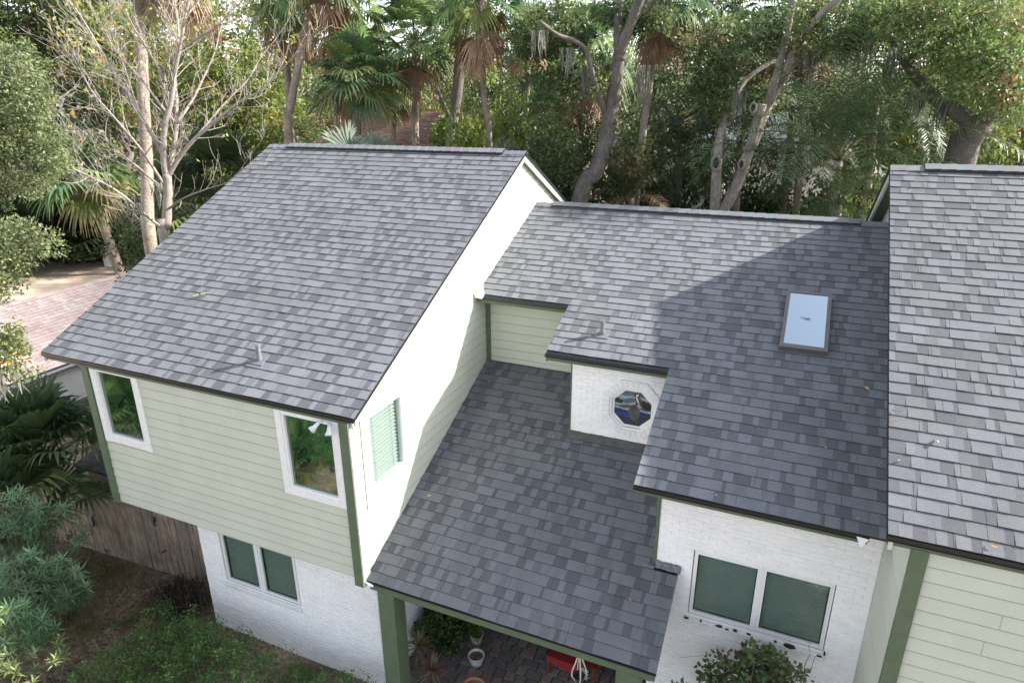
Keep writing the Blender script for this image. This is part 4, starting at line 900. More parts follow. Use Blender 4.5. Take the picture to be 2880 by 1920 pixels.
V = leaf_arrays(tp, rs.normal(size=(n, 3))+[0, 0, -.5], rs.normal(size=(n, 3)), rs.uniform(.07, .13, n), rs.uniform(.05, .09, n)); quadmesh('leaf', V, quads(n), palette_cols(rs, n, [(.30, .27, .06, 2), (.22, .25, .07, 3), (.35, .17, .05, 1)]), MT['leaf'], bare)
for (x, y, L_) in ((640, 1230, .25), (930, 1400, .55), (520, 1170, .3), (560, 900, .2), (1085, 1260, .6)): q = Q(); moss(q, at(x/3, y/3, DB-.6)-base, L_, r, 26); qm('moss', q, bare)
# forked oak
OD = 20
oak1 = [([(1330, 470, OD), (1366, 400, OD), (1390, 330, OD+.3), (1400, 270, OD+.3), (1412, 210, OD+.3)], .27, .20),
        ([(1400, 285, OD+.3), (1412, 200, OD+.2), (1425, 120, OD), (1452, 45, OD-.2), (1480, -30, OD-.5)], .19, .12),
        ([(1395, 275, OD+.3), (1375, 215, OD), (1358, 160, OD-.3), (1345, 115, OD-.4), (1320, 95, OD-.6), (1280, 80, OD-.8), (1240, 50, OD-1)], .09, .045),
        ([(1424, 140, OD), (1420, 60, OD+.2), (1426, -30, OD+.5)], .16, .11),
        ([(1452, 45, OD), (1500, 5, OD), (1560, -20, OD)], .09, .05)]
tree('oak_tree', 'big forked oak with grey bark rising above the middle roof', oak1, 'bark', [(region(1, 210, [(1190, 10, 1345, 130, 2.4), (1230, 130, 1400, 260, 1.2), (1400, 0, 1560, 60, 1.5), (1220, 290, 1330, 440, 1.6), (1420, 300, 1500, 430, .8)], OD-.2, OD+3.5), .42, 95, .13, OAK)], mossat=((1300, 110, OD-.5, .8), (1345, 150, OD, .9), (1480, 150, OD, 1.2), (1240, 70, OD-1, .7)))
# twin trunk left of the curved palm
tree('oak_tree', 'dark barked oak with a pale lower trunk over the left ridge', [([(1035, 350, 24), (1040, 280, 24), (1052, 200, 24), (1056, 130, 24)], .21, .17), ([(1056, 140, 24), (1050, 70, 24), (1020, -10, 24)], .13, .07), ([(1056, 135, 24), (1075, 70, 24), (1080, -20, 24)], .11, .06), ([(1045, 300, 24), (1020, 240, 23.6), (1000, 200, 23.4)], .09, .04)], 'bark', [(region(2, 130, [(1000, -10, 1130, 50, 1.2), (1000, 270, 1110, 340, 3.2), (1065, 100, 1130, 200, .8)], 24, 28), .34, 60, .15, BROAD)])
# cut oak with two stubs
cut = [([(1640, 500, OD), (1646, 400, OD), (1648, 360, OD), (1655, 310, OD+.2), (1672, 262, OD+.3)], .17, .10),
       ([(1648, 505, OD), (1690, 430, OD+.2), (1725, 330, OD+.3), (1750, 240, OD+.2)], .18, .13),
       ([(1725, 340, OD+.3), (1752, 270, OD+.6), (1785, 200, OD+.8), (1830, 140, OD+1), (1890, 110, OD+.9), (1960, 95, OD+.8), (2020, 90, OD+.5)], .17, .06),
       ([(1765, 235, OD+.6), (1790, 150, OD+.6), (1810, 60, OD+.5), (1825, -30, OD+.3)], .12, .08),
       ([(1672, 290, OD+.3), (1700, 200, OD+.6), (1760, 150, OD+1), (1800, 140, OD+1.4)], .09, .05),
       ([(1790, 190, OD+.8), (1840, 90, OD+.4), (1900, 20, OD), (1960, -30, OD)], .12, .07)]
tree('oak_tree', 'pruned oak with two cut stubs and ringed knot holes', cut, 'bark_light', [(region(3, 150, [(1560, 30, 1800, 160, 2), (1780, 0, 2000, 130, 3.2), (1590, 170, 1700, 260, 1.6)], OD-.5, OD+4), .42, 90, .13, OAK)], holes=((1645, 375, OD-.17, .19), (1703, 378, OD-.02, .13), (1730, 248, OD-.0, .13)), mossat=((1700, 210, OD, 1.), (1940, 100, OD, .9), (1870, 115, OD, .8), (1990, 95, OD, 1.1)))
# right oak
RD = 19.5
ro = [([(2205, 372, RD), (2225, 320, RD), (2245, 280, RD)], .36, .30), ([(2240, 290, RD), (2205, 262, RD), (2160, 235, RD+.2), (2125, 200, RD+.4), (2085, 150, RD+.6), (2060, 110, RD+.8), (2030, 60, RD+1)], .21, .08),
      ([(2245, 285, RD), (2290, 250, RD), (2330, 200, RD), (2380, 150, RD)], .19, .12), ([(2085, 150, RD+.6), (2130, 80, RD), (2180, 30, RD-.5)], .1, .05)]
tree('oak_tree', 'dark leaning oak with a spreading green canopy at the top right', ro, 'bark_dark', [(region(4, 230, [(2030, -20, 2380, 130, 3), (2130, 100, 2400, 220, 2.2), (2250, 200, 2420, 270, .7), (1990, 0, 2100, 60, 1)], RD-3, RD+1.5), .45, 105, .11, OAKL)], mossat=((2160, 240, RD, .7), (2110, 200, RD, .9), (2050, 110, RD, 1.)))
# left foreground live oak, trunk outside the frame
LD = 12.5
lo_ = [([(-260, 900, LD), (-240, 700, LD), (-200, 520, LD), (-150, 380, LD)], .26, .16), ([(-200, 500, LD), (-110, 400, LD+.3), (-30, 330, LD+.4), (60, 270, LD+.5)], .11, .02), ([(-220, 640, LD), (-120, 600, LD-.6), (-20, 570, LD-1), (90, 560, LD-1.2)], .08, .012),
       ([(-240, 780, LD), (-140, 760, LD-1.2), (-40, 770, LD-1.8), (60, 780, LD-2)], .06, .01), ([(-150, 390, LD), (-90, 250, LD), (-20, 160, LD), (40, 150, LD)], .09, .02)]
LOAK = [(0.163, 0.194, 0.088, 3), (0.125, 0.156, 0.069, 3), (0.213, 0.237, 0.112, 2), (0.100, 0.125, 0.056, 2)]
cen = [(region(8, 170, [(-70, 90, 140, 480, 3), (80, 300, 165, 420, .7)], LD-1., LD+1.8), .10, 34, .055, LOAK), (region(5, 330, [(-60, 150, 110, 330, 3), (-60, 280, 140, 440, 3.4), (-60, 120, 60, 230, 1)], LD-.6, LD+1.6), .23, 75, .055, LOAK), (region(6, 90, [(-40, 510, 95, 610, 2), (-40, 560, 45, 680, 1.4), (60, 540, 135, 590, .3)], LD-1.5, LD-.7), .19, 60, .055, LOAK), (region(7, 34, [(-30, 745, 75, 830, 2), (-20, 800, 40, 880, .8), (50, 850, 110, 870, .15)], LD-2.2, LD-1.7), .15, 44, .06, [(.12, .15, .05, 3), (.16, .18, .06, 2), (.45, .22, .03, .12)])]
tree('live_oak', 'nearest small leaved tree reaching in from the left edge', lo_, 'bark', cen, mossat=((5, 840, LD-2, .5), (20, 330, LD, .5)))
# ================================================================== WOOD BEHIND
rr = random.Random(77); VAR = []
def variant(seed, rx, rz, ncl, nl, L_, pal, rad=.55):
    rs = np.random.RandomState(seed); c = ell_centers(rs, ncl, rx, rx, rz); V, cc = clumps(seed+1, c, rad*rs.uniform(.7, 1.25, ncl), nl, L_, pal)
    h = 9.5; m = MB(); r2 = random.Random(seed); tops = []
    tr = [Vector((r2.gauss(0, .15)*i, r2.gauss(0, .15)*i, h*i/6)) for i in range(7)]; m.tube(smooth(tr, 2), taper(13, .2, .09), 8, jit=.06)
    for k in range(8):
        p = tr[3+k % 4]; a = k*2.4; e = Vector((math.cos(a)*rx*.7, math.sin(a)*rx*.7, h+r2.uniform(-.3, .6)*rz)); m.tube(limb_path(p, e, 5, .25, r2), taper(6, .08, .02), 6, jit=.08)
    return V+[0, 0, h+.3], cc, m
VD = [variant(101, 3.2, 3.4, 140, 62, .17, OAK), variant(102, 3.0, 3.8, 140, 62, .18, BROAD), variant(103, 3.5, 3.0, 145, 60, .16, OAKL), variant(104, 3.2, 3.2, 135, 60, .17, DEEP), variant(105, 2.8, 3.0, 130, 60, .17, RUST)]
meshes = [None]*5
def wood_tree(x, y, topz, k, s=1., label=None, bare_=False):
    t = thing('broadleaf_tree', label or 'ordinary leafy tree standing in the dense wood behind the house', 'tree', (x, y, GZ), 'leafy trees of the wood behind')
    if meshes[k] is None:
        V, cc, m = VD[k]; c = quadmesh('crown', V, quads(len(cc)), cc, MT['leaf'], t); tk = m.build('trunk', MT['bark'], t, smooth=True); meshes[k] = (c.data, tk.data)
    else: link('crown', meshes[k][0], t); link('trunk', meshes[k][1], t)
    h = topz-GZ; sz = h/13.0; t.scale = (s, s, sz); t.rotation_euler = (0, 0, rr.uniform(0, 6.28)); return t
def wt(px, D, topz, k, s=1.):
    p = at(px, 300, D); wood_tree(p[0], p[1], topz, k, s)
# (px, D, top z, kind)
for px, D, tz, k, s in (
    (-80, 50, 13, 1, 1.8), (15, 54, 15, 3, 1.8), (100, 50, 12.5, 0, 1.7), (190, 55, 14, 2, 1.8), (280, 50, 12, 0, 1.6), (350, 46, 11, 1, 1.5), (450, 34, 8.0, 1, 1.1), (540, 33, 6.5, 1, 1.), (590, 34, 9, 1, 1.), (700, 42, 7.5, 2, 1.1), (850, 47, 6.8, 2, 1.3), (1000, 36, 6.5, 1, .9), (1070, 45, 10.0, 0, 1.2), (1165, 37, 9.0, 0, 1.), (1180, 29, 4.4, 1, .8),
    (1300, 40, 8.5, 0, 1.), (1420, 46, 7.2, 2, 1.2), (1490, 35, 7.5, 0, .9), (1570, 42, 9.5, 0, 1.1), (1600, 27, 6.8, 0, .8), (1690, 48, 7.0, 2, 1.2), (1860, 46, 9.0, 2, 1.2), (1930, 36, 8.5, 1, 1.), (2020, 28, 9.0, 2, 1.), (2130, 29, 5.5, 4, 1.), (2230, 36, 9.5, 4, 1.1), (2300, 27, 5.5, 1, 1.), (2380, 33, 10., 2, 1.2),
    (1345, 27, 3.6, 3, .85), (1250, 25, 3.2, 0, .8)): wt(px, D, tz, k, s)
# understorey: low full shrubs
SHR = {}
def shrub(label, px, py, D, s, k, name='shrub', group='shrubs under the wood'):
    c = at(px, py, D); t = thing(name, label, 'shrub', (c[0], c[1], GZ), group)
    if k not in SHR:
        pal = [OAK, BROAD, DEEP, RUST][k]; rs = np.random.RandomState(60+k); cn = ell_centers(rs, 120, 2.1, 2.1, 2.4, .3)+[0, 0, 2.4]; cn = cn[cn[:, 2] > .1]; V, cc = clumps(70+k, cn, .42, 62, .14, pal)
        o = quadmesh('crown', V, quads(len(cc)), cc, MT['leaf'], t); m = MB(); r2 = random.Random(k)
        for i in range(6): a = i*1.05; m.tube(limb_path((0, 0, 0), (math.cos(a)*1.3, math.sin(a)*1.3, 2.9), 4, .2, r2), taper(5, .05, .012), 6)
        st = m.build('stem', MT['bark'], t); SHR[k] = (o.data, st.data)
    else: link('crown', SHR[k][0], t); link('stem', SHR[k][1], t)
    hz = (c[2]-GZ)/4.8; t.scale = (s, s, hz); t.rotation_euler = (0, 0, rr.uniform(0, 6)); return t
LBS = 'rounded shrub in the undergrowth behind the house'
for px, py, D, s, k in ((20, 480, 50, 2.2, 2), (100, 500, 51, 2.2, 2), (180, 490, 52, 2.2, 0), (260, 500, 50, 2.2, 2), (330, 480, 49, 2.2, 0), (450, 330, 32, 1.3, 1), (530, 290, 33, 1.3, 1), (610, 300, 31, 1.2, 1), (570, 210, 34, 1.3, 1), (490, 380, 31, 1.2, 1), (1790, 390, 26, 1.1, 2), (1060, 300, 22, .7, 1), (1150, 290, 25, .9, 1), (1790, 350, 25, 1.1, 0), (1720, 370, 25, .9, 2), (1200, 330, 23, .9, 0),
                        (1240, 350, 21.5, .9, 2), (1430, 330, 24, 1.0, 0), (1500, 330, 24.5, 1.0, 2), (1590, 300, 25, 1.0, 2), (1750, 420, 24, 1.1, 2), (1850, 400, 26, 1.2, 2), (1950, 440, 22.5, .9, 0), (2060, 330, 24, 1.1, 3), (2130, 300, 23, 1., 3), (2230, 290, 25, 1.1, 3), (2300, 310, 23, 1.1, 3), (2360, 280, 24, 1.2, 1), (1980, 480, 20.5, .6, 1), (400, 400, 30, 1.2, 2)):
    shrub(LBS, px, py, D, s, k)
# far wood closing the view
rs = np.random.RandomState(8); n = 900; px = rs.uniform(-250, 2600, n); D = rs.uniform(52, 75, n); zz = rs.uniform(-5, 1, n)+rs.uniform(0, 1, n)**1.3*8
zz = np.where(zz > 8+2*np.sin(px*.011)+1.5*np.sin(px*.033+1), zz*.6, zz); cen = np.array([list(at(a, 300, d)[:2])+[z] for a, d, z in zip(px, D, zz)]); V, cc = clumps(9, cen, 2.1, 46, .55, [(.11, .14, .05, 2), (.09, .115, .045, 2), (.14, .16, .065, 1)])
tag(quadmesh('distant_wood', V, quads(len(cc)), cc, MT['leaf']), 'hazy far edge of the wood seen between trunks and crowns', 'woodland', kind='stuff')
# ================================================================== NEIGHBOURS, FENCE, YARD
def gpt(px, py, z):
    d = at(px, py, 1.0)-CAM; return CAM+d*(z-CAM[2])/d[2]
nb = thing('neighboring_house', 'white walled house with a pinkish shingle roof beyond the left eave', 'house', (-14.6, 4, GZ))
PK_L = [(1.130, 0.836, 0.706), (1.044, 0.752, 0.647), (1.194, 0.939, 0.805)]; PK_D = [(1.259, 0.880, 0.752), (1.385, 1.036, 0.903), (1.133, 0.849, 0.752)]
m = MB(); an = math.atan(1.3/3.0); kk = int(3.9/E_)
NE, NZ, NY0, NY1 = 16.6, -4.15, -9, 12.6
shingles(m, lambda k: (NY0, NY1), 0, kk, NE, NZ, an, 61, 1, PK_L, PK_D)
yr = NE+kk*E_*math.cos(an); zr = NZ+kk*E_*math.sin(an); YB = yr+3.6
m.hull8([(NY0, NE, NZ-.04), (NY1, NE, NZ-.04), (NY1, yr, zr-.04), (NY0, yr, zr-.04)], [(NY0, NE, NZ-.004), (NY1, NE, NZ-.004), (NY1, yr, zr-.004), (NY0, yr, zr-.004)], 1)
m.hull8([(NY0, yr+.001, zr-.04), (NY1, yr+.001, zr-.04), (NY1, YB, NZ-.04), (NY0, YB, NZ-.04)], [(NY0, yr+.001, zr), (NY1, yr+.001, zr), (NY1, YB, NZ), (NY0, YB, NZ)], 0, (.4, .3, .27))
def turn(o): o.rotation_euler = (0, 0, math.pi/2); o.location = (14.6, -4, -GZ); return o
nr = turn(m.build('roof', [MT['shingle'], MT['brown']], nb))
m = MB(); x = NY0
while x < NY1-.1:
    q = min(x+.3, NY1)
    for sg in (-1, 1): m.hull8([(x, yr+sg*.16, zr-.07), (q, yr+sg*.16, zr-.07), (q, yr, zr), (x, yr, zr)], [(x, yr+sg*.16, zr-.045), (q, yr+sg*.16, zr-.04), (q, yr, zr+.03), (x, yr, zr+.025)], 0, rnd.choice(PK_L))
    x += .3
turn(m.build('ridge_cap', MT['shingle'], nb)); m = MB(); m.box(NY0, NY1, NE-.04, NE, NZ-.18, NZ-.02); turn(m.build('fascia', MT['brown'], nb))
m = MB(); m.box(NY0, NY1, NE-.10, NE-.045, NZ-.12, NZ-.05); turn(m.build('gutter', MT['white'], nb))
m = MB(); m.box(NY0+.3, NY1-.3, NE+.3, NE+.5, GZ, NZ+.02); m.box(NY0+.3, NY0+.5, NE+.5, YB-.4, GZ, NZ-.05); m.box(NY1-.5, NY1-.3, NE+.5, YB-.4, GZ, NZ-.05); turn(m.build('wall', MT['white'], nb))
# white post box on the leaf strewn clearing
b = gpt(256, 610, GZ); t = tag(None or MB().build('utility_box', MT['white']) if False else thing('utility_box', 'white upright box standing on the leafy clearing behind the pinkish roof', 'utility box', tuple(b)), None, None)
m = MB(); m.box(-.27, .27, -.27, .27, 0, 1.25); m.build('cabinet', MT['white'], t); m = MB(); m.box(-.31, .31, -.31, .31, 1.2505, 1.36); m.build('lid', MT['whitep'], t)
# far houses
def far_house(label, px, py, D, w, dpt, wall_h, roof_h, yaw, roofcol, wallm, eave_z, win=True):
    c = at(px, py, D); t = thing('house', label, 'house', (c[0], c[1], GZ)); t.rotation_euler = (0, 0, yaw); ez = eave_z-GZ
    m = MB(); m.box(-w/2, w/2, -dpt/2, dpt/2, 0, ez); 
    m.build('wall', wallm, t)
    m = MB(); r = random.Random(3); n = 44; 
    for sg in (-1, 1):
        for k in range(n):
            a, b2 = k/n, (k+1)/n; ya, yb = sg*(dpt/2+.4)*(1-a), sg*(dpt/2+.4)*(1-b2); za, zb_ = ez+roof_h*a, ez+roof_h*b2
            x = -w/2-.4
            while x < w/2+.4:
                q = min(x+r.uniform(.4, 1.1), w/2+.4); f = r.uniform(.75, 1.25); m.face([(x, ya, za+.014), (q, ya, za+.014), (q, yb, zb_), (x, yb, zb_)], 0, tuple(v*f for v in roofcol)); x = q
    for sx in (-1, 1): m.face([(sx*w/2, -dpt/2, ez), (sx*w/2, dpt/2, ez), (sx*w/2, 0, ez+roof_h)], 1, (.5, .5, .5))
    m.build('roof', [MT['shingle'], wallm], t); m = MB(); m.box(-w/2-.45, w/2+.45, -dpt/2-.5, -dpt/2-.40, ez-.2, ez+.02); m.build('fascia', MT['white'], t)
    if not win: return
    m = MB(); ring(m, lambda u, d_, w_: (u, -dpt/2-d_, w_), -.6, .6, ez-1.8, ez-.7, .08, -.01, .04); wn = m.build('window', MT['white'], t); m = MB(); m.box(-.6, .6, -dpt/2-.012, -dpt/2+.01, ez-1.8, ez-.7); m.build('pane', MT['glass'], wn)
far_house('house with a reddish brown roof seen between palms beyond the left ridge', 960, 330, 34, 12, 9, 3, 3.0, R(-28), (.20, .115, .09), MT['siding'], .5)
far_house('white house with grey roof glimpsed through palms behind the cut oak', 1800, 300, 38, 5, 6, 3, 1.3, R(8), (.40, .42, .48), MT['white'], 2.0, False)
far_house('pale house barely visible through branches left of the cut oak', 1520, 300, 42, 6, 6, 3, 1.6, R(15), (.27, .28, .3), MT['white'], .6, False)
# fence
fn = thing('wooden_fence', 'brown weathered wooden fence of upright boards running left from the brick wall', 'fence', (-4.4, 1.36, GZ)); fn.rotation_euler = (0, 0, R(2.5))
r = random.Random(8); m = MB(); x = -.05; i = 0
while x > -9.6:
    h = 1.80+r.uniform(-.015, .015); yo = -.02 if i % 2 else -.012; wd = .14; a = x-wd; tl = r.uniform(-.006, .006); g = .028
    m.hull8([(a, yo-.009, .03), (a+wd, yo-.009, .03), (a+wd, yo+.009, .03), (a, yo+.009, .03)], [(a+tl, yo-.009, h-.035), (a+wd+tl, yo-.009, h-.035), (a+wd+tl, yo+.009, h-.035), (a+tl, yo+.009, h-.035)])
    m.hull8([(a+tl, yo-.009, h-.0349), (a+wd+tl, yo-.009, h-.0349), (a+wd+tl, yo+.009, h-.0349), (a+tl, yo+.009, h-.0349)], [(a+.035+tl, yo-.009, h), (a+wd-.035+tl, yo-.009, h), (a+wd-.035+tl, yo+.009, h), (a+.035+tl, yo+.009, h)])
    x -= r.choice((.154, .158, .162, .168)) if not -4.6 < x < -2.6 else .1435; i += 1
m.build('board', MT['wood'], fn)
for z in (.3, .95, 1.6): m = MB(); m.box(-9.7, 0, -.005, .028, z, z+.085); m.build('rail', MT['wood'], fn)
for x in (-.1, -2.4, -4.8, -7.2, -9.6): m = MB(); m.box(x-.05, x+.05, .056, .15, 0, 1.75); m.build('post', MT['wood'], fn)
for (x, z, pts) in ((-3.75, 1.62, ((0, 0), (.05, .05), (.1, -.02), (.2, -.02), (.26, -.1))), (-4.05, .75, ((0, 0), (.04, .1), (.02, .22), (.07, .3))), (-2.05, 1.25, ((0, 0), (-.04, .08), (.02, .18), (0, .26))), (-2.0, .62, ((-.06, -.05), (.02, .02), (.1, .06))), (-3.9, .12, ((0, .05), (.08, 0), (.16, .06)))):
    m = MB(); m.tube([(x+a, -.045, z+b_) for a, b_ in pts], [.012]+[.018]*(len(pts)-2)+[.008], 6, jit=.3); m.build('iron_ornament', MT['black'], fn)
# dark low roof behind the fence
sh = thing('shed', 'low lean-to with dark shingles tucked behind the fence', 'shed', (-8, 2.4, GZ)); m = MB(); shingles(m, lambda k: (-1.5, 1.7), 0, 11, -.75, 1.80, .25, 71, .45); m.hull8([(-1.5, -.75, 1.76), (1.7, -.75, 1.76), (1.7, 1.08, 2.22), (-1.5, 1.08, 2.22)], [(-1.5, -.75, 1.797), (1.7, -.75, 1.797), (1.7, 1.08, 2.26), (-1.5, 1.08, 2.26)], 1); m.build('roof', [MT['shingle'], MT['black']], sh)
m = MB(); m.box(-1.35, 1.55, -.55, 1.0, 0, 1.755); m.build('wall', MT['wood'], sh)
# oleander: whorls of narrow leaves on thin stems
def whorls(cen, r, n=13, L=.13, W=.020, pal=None, e0=5, e1=70):
    V, c = [], []; rs_ = np.random.RandomState(int(r.random()*1e6))
    for p in cen:
        base = np.array(r.choice(pal))*r.uniform(.8, 1.25); ax = unit(np.array([r.gauss(0, .35), r.gauss(0, .35), 1.0])); a = unit(np.cross(ax, [.3, .8, .1])); b = np.cross(ax, a); k = n
        th = np.arange(k)*2.4+r.random()*6; e = np.radians(np.linspace(e0, e1, k))+rs_.normal(size=k)*.12
        A = np.cos(e)[:, None]*(np.cos(th)[:, None]*a+np.sin(th)[:, None]*b)+np.sin(e)[:, None]*ax; N = ax[None]*np.cos(e)[:, None]-np.sin(e)[:, None]*(np.cos(th)[:, None]*a+np.sin(th)[:, None]*b)
        P = p+ax*np.linspace(-.07, .02, k)[:, None]; Ls = L*rs_.uniform(.75, 1.2, k); V.append(leaf_arrays(P, A, N, Ls, np.full(k, W)*rs_.uniform(.85, 1.2, k), .25)); c.append(base*rs_.uniform(.75, 1.25, (k, 1)))
    return np.concatenate(V), np.concatenate(c)
def oleander(label, boxes, pal, seed, root, L=.20, grp=None):
    base = np.array([root[0], root[1], GZ]); t = thing('oleander_bush', label, 'bush', tuple(base), grp); r = random.Random(seed)
    cen = np.concatenate([region(seed+i, n, bx, D0, D1) for i, (n, bx, D0, D1) in enumerate(boxes)]); cen = cen[cen[:, 2] > GZ+.15]
    V, c = whorls(cen-base, r, 13, L, .027, pal); quadmesh('foliage', V, quads(len(c)), c, MT['leaf'], t)
    m = MB()
    for p in cen[::2]: q = Vector(p-base); m.tube(limb_path((r.uniform(-.3, .3), r.uniform(-.3, .3), 0), q, 5, .12, r), taper(6, .012, .004), 5, cap=False)
    m.build('stem', MT['bark'], t)
OLE = [(0.134, 0.244, 0.127), (0.168, 0.282, 0.155), (0.101, 0.186, 0.090), (0.202, 0.320, 0.175)]
oleander('big grey green bush with narrow whorled leaves in the lower left corner', [(210, [(-40, 1130, 120, 1290, 2), (20, 1150, 200, 1290, 1)], 13.0, 15.6), (210, [(-40, 1270, 200, 1420, 3)], 12.0, 14.0), (130, [(-40, 1390, 130, 1500, 3)], 11.0, 12.6)], OLE, 81, (-8.2, -.6))
oleander('bright yellow green shoots with narrow leaves at the bottom left edge', [(34, [(-30, 1380, 50, 1580, 2), (60, 1450, 160, 1520, .8), (0, 1520, 90, 1590, 1)], 10.4, 11.3)], [(.20, .26, .10), (.27, .33, .14), (.16, .22, .09)], 85, (-5.6, -1.6), .14)
# low hedge
def hedge(label, boxx, boxy, top, seed, pal, n=520, L=.042):
    rs = np.random.RandomState(seed); base = np.array([(boxx[0]+boxx[1])/2, (boxy[0]+boxy[1])/2, GZ]); t = thing('hedge', label, 'hedge', tuple(base))
    X = rs.uniform(*boxx, n); Y = rs.uniform(*boxy, n); hz = top+.10*np.sin(X*2.1+1)+.08*np.sin(Y*3+X)+rs.normal(size=n)*.05; Z = GZ+.12+(hz-.12)*rs.uniform(.0, 1, n)**.5
    cen = np.stack([X, Y, Z], 1); V, c = clumps(seed, cen-base, .15, 60, L, pal, flat=.7, aspect=.42); Vs, cs = [V], [c]
    m = MB(); r = random.Random(seed)
    for i in range(70):
        x, y = r.uniform(*boxx), r.uniform(*boxy); h = top+r.uniform(.05, .32); p = Vector((x+r.uniform(-.1, .1), y+r.uniform(-.1, .1), GZ+h))-Vector(base); m.tube([Vector((x, y, GZ))-Vector(base), p], [.008, .003], 4, cap=False)
        V, c = clumps(seed+i, np.array([tuple(p), tuple(p-Vector((0, 0, .07)))]), .045, 13, L*1.1, pal); Vs.append(V); cs.append(c)
    V = np.concatenate(Vs); c = np.concatenate(cs); quadmesh('foliage', V, quads(len(c)), c, MT['leaf'], t); m.build('stem', MT['bark'], t)
HG = [(0.124, 0.236, 0.062), (0.095, 0.192, 0.057), (0.166, 0.293, 0.083), (0.066, 0.135, 0.047)]
hedge('low loose hedge of small green leaves along the white brick wall', (-5.0, .0), (-2.2, .05), .78, 91, HG, 760)
hedge('dark purple leaved low shrub between the hedge and the fence', (-5.6, -4.7), (.1, .9), .42, 92, [(.05, .03, .035), (.07, .04, .04), (.05, .06, .03)], 70)
# climbing rose at the lower right
t = thing('climbing_shrub', 'dark leaved climbing shrub below the right hand brick wall window', 'shrub', (5.4, .85, GZ)); base = np.array([5.4, .85, GZ]); cen = region(95, 120, [(1600, 1495, 1700, 1580, 1), (1690, 1480, 1800, 1580, 2), (1780, 1510, 1850, 1580, .7), (1560, 1530, 1650, 1600, .8), (1600, 1540, 1850, 1640, 2)], 7.15, 7.75)
V, c = clumps(96, cen-base, .11, 16, .075, [(.06, .10, .04), (.085, .14, .05), (.12, .18, .06), (.11, .095, .05)], aspect=.75); quadmesh('foliage', V, quads(len(c)), c, MT['leaf'], t)
m = MB(); r = random.Random(3)
for p in cen[::3]: m.tube(limb_path((r.uniform(-.2, .2), r.uniform(0, .2), 0), Vector(p-base), 5, .1, r), taper(6, .012, .004), 5, cap=False)
for (px, py) in ((1862, 1465), (1880, 1500), (1690, 1472), (1560, 1510)): m.tube(limb_path(Vector(cen[7]-base), Vector(at(px, py, 7.3)-base), 5, .15, r), taper(6, .007, .002), 5, cap=False)
m.build('stem', MT['bark'], t)
# plants of the front yard outside the frame, seen only mirrored in the panes
for i, (x, y, sc_, lab) in enumerate(((-13.5, -5.2, 1.3, 'palmetto in the front yard mirrored in the far left upstairs window'), (-11.6, -7.2, 1.2, 'second palmetto mirrored in the far left upstairs window'), (-6.6, -5.4, 1.0, 'palmetto mirrored in the upstairs window under the floodlights'))):
    palmetto(lab, (x, y, GZ+.3), sc_, 140+i, 26, [(.09, .16, .06), (.12, .19, .07)], e1=5)
hedge('green ground plants of the front yard mirrored in the upstairs panes', (-9.5, -4.6), (-8.2, -5.6), .6, 97, HG, 420, .07)
hedge('leafy bushes of the front yard mirrored in the far left upstairs window', (-18, -10.5), (-8.5, -5.6), 1.1, 99, HG, 700, .09)
hedge('added dark bushes under the viewpoint that darken the brick wall window reflection', (3.6, 7.4), (-4.6, -2.2), 1.2, 98, DEEP, 240, .08)  # bushes added out of view to darken the reflection in these panes
# ================================================================== PORCH THINGS
PZ = GZ+.032
def pot(name, label, x, y, r0, r1, h, material, group=None, z=PZ):
    t = thing(name, label, 'plant pot', (x, y, z), group); m = MB(); m.lathe([(0.001, 0), (r0, 0), (r0+(r1-r0)*.5, h*.45), (r1, h-.02), (r1+.008, h-.01), (r1+.004, h), (r1-.012, h), (r1-.02, h-.03), (r0*.95, .03)], 0, 0, 28); m.build('pot', MT[material], t, smooth=True)
    m = MB(); m.lathe([(.001, h-.045), (r1-.019, h-.045)], 0, 0, 20); m.build('potting_soil', MT['soil'], t); return t
def potplant(label, x, y, z, cen, rad, n, L, pal, seed, aspect=.6, stem=True, cat='potted plant', name='leafy_plant'):
    t = thing(name, label, cat, (x, y, z)); V, c = clumps(seed, cen, rad, n, L, pal, aspect=aspect); quadmesh('foliage', V, quads(len(c)), c, MT['leaf'], t); m = MB(); r = random.Random(seed)
    for p in cen[::4]: m.tube([(0, 0, 0), tuple(p)], [.006, .003], 4, cap=False)
    m.build('stem', MT['bark'], t); return t
w1 = gpt(1094, 1462, PZ+.12); pot('flower_pot', 'small white pot holding a bright green herb on the porch pavers', w1[0], w1[1], .085, .135, .22, 'ceramic')
rs = np.random.RandomState(2); potplant('bright green herb growing in the small white pot', w1[0], w1[1], PZ+.18, rs.normal(size=(26, 3))*[.09, .09, .05]+[0, .02, .13], .06, 18, .05, [(.12, .22, .04), (.17, .27, .06)], 5)
g1 = gpt(1094, 1510, PZ+.12); pot('flower_pot', 'grey glazed pot with thin wilted stems on the porch pavers', g1[0], g1[1], .11, .15, .2, 'ceramic')
m = MB(); r = random.Random(2)
for i in range(7): a = r.random()*6.3; m.tube([(0, 0, 0), (.03*math.cos(a), .03*math.sin(a), .07), (.09*math.cos(a), .09*math.sin(a), .09)], [.003, .003, .002], 4)
o = m.build('wilted_plant', MT['bark']); o.location = (g1[0], g1[1], PZ+.155); tag(o, 'thin wilted stems growing out of the grey glazed pot', 'potted plant')
tc_ = gpt(1094, 1566, PZ+.33); pot('flower_pot', 'terracotta pot with a rounded rim at the very bottom of the porch', tc_[0], tc_[1]-.1, .15, .21, .33, 'terracotta')
bc = gpt(1010, 1500, PZ+.25); rs = np.random.RandomState(6); potplant('dense dark green ivy like plant in the corner of the porch', bc[0]-.1, bc[1]+.25, PZ, ell_centers(rs, 210, .50, .42, .55, .3)+[.05, .05, .62], .10, 30, .055, [(.055, .095, .03), (.08, .135, .04), (.04, .065, .028), (.11, .17, .05)], 7, .85, name='ivy_plant')
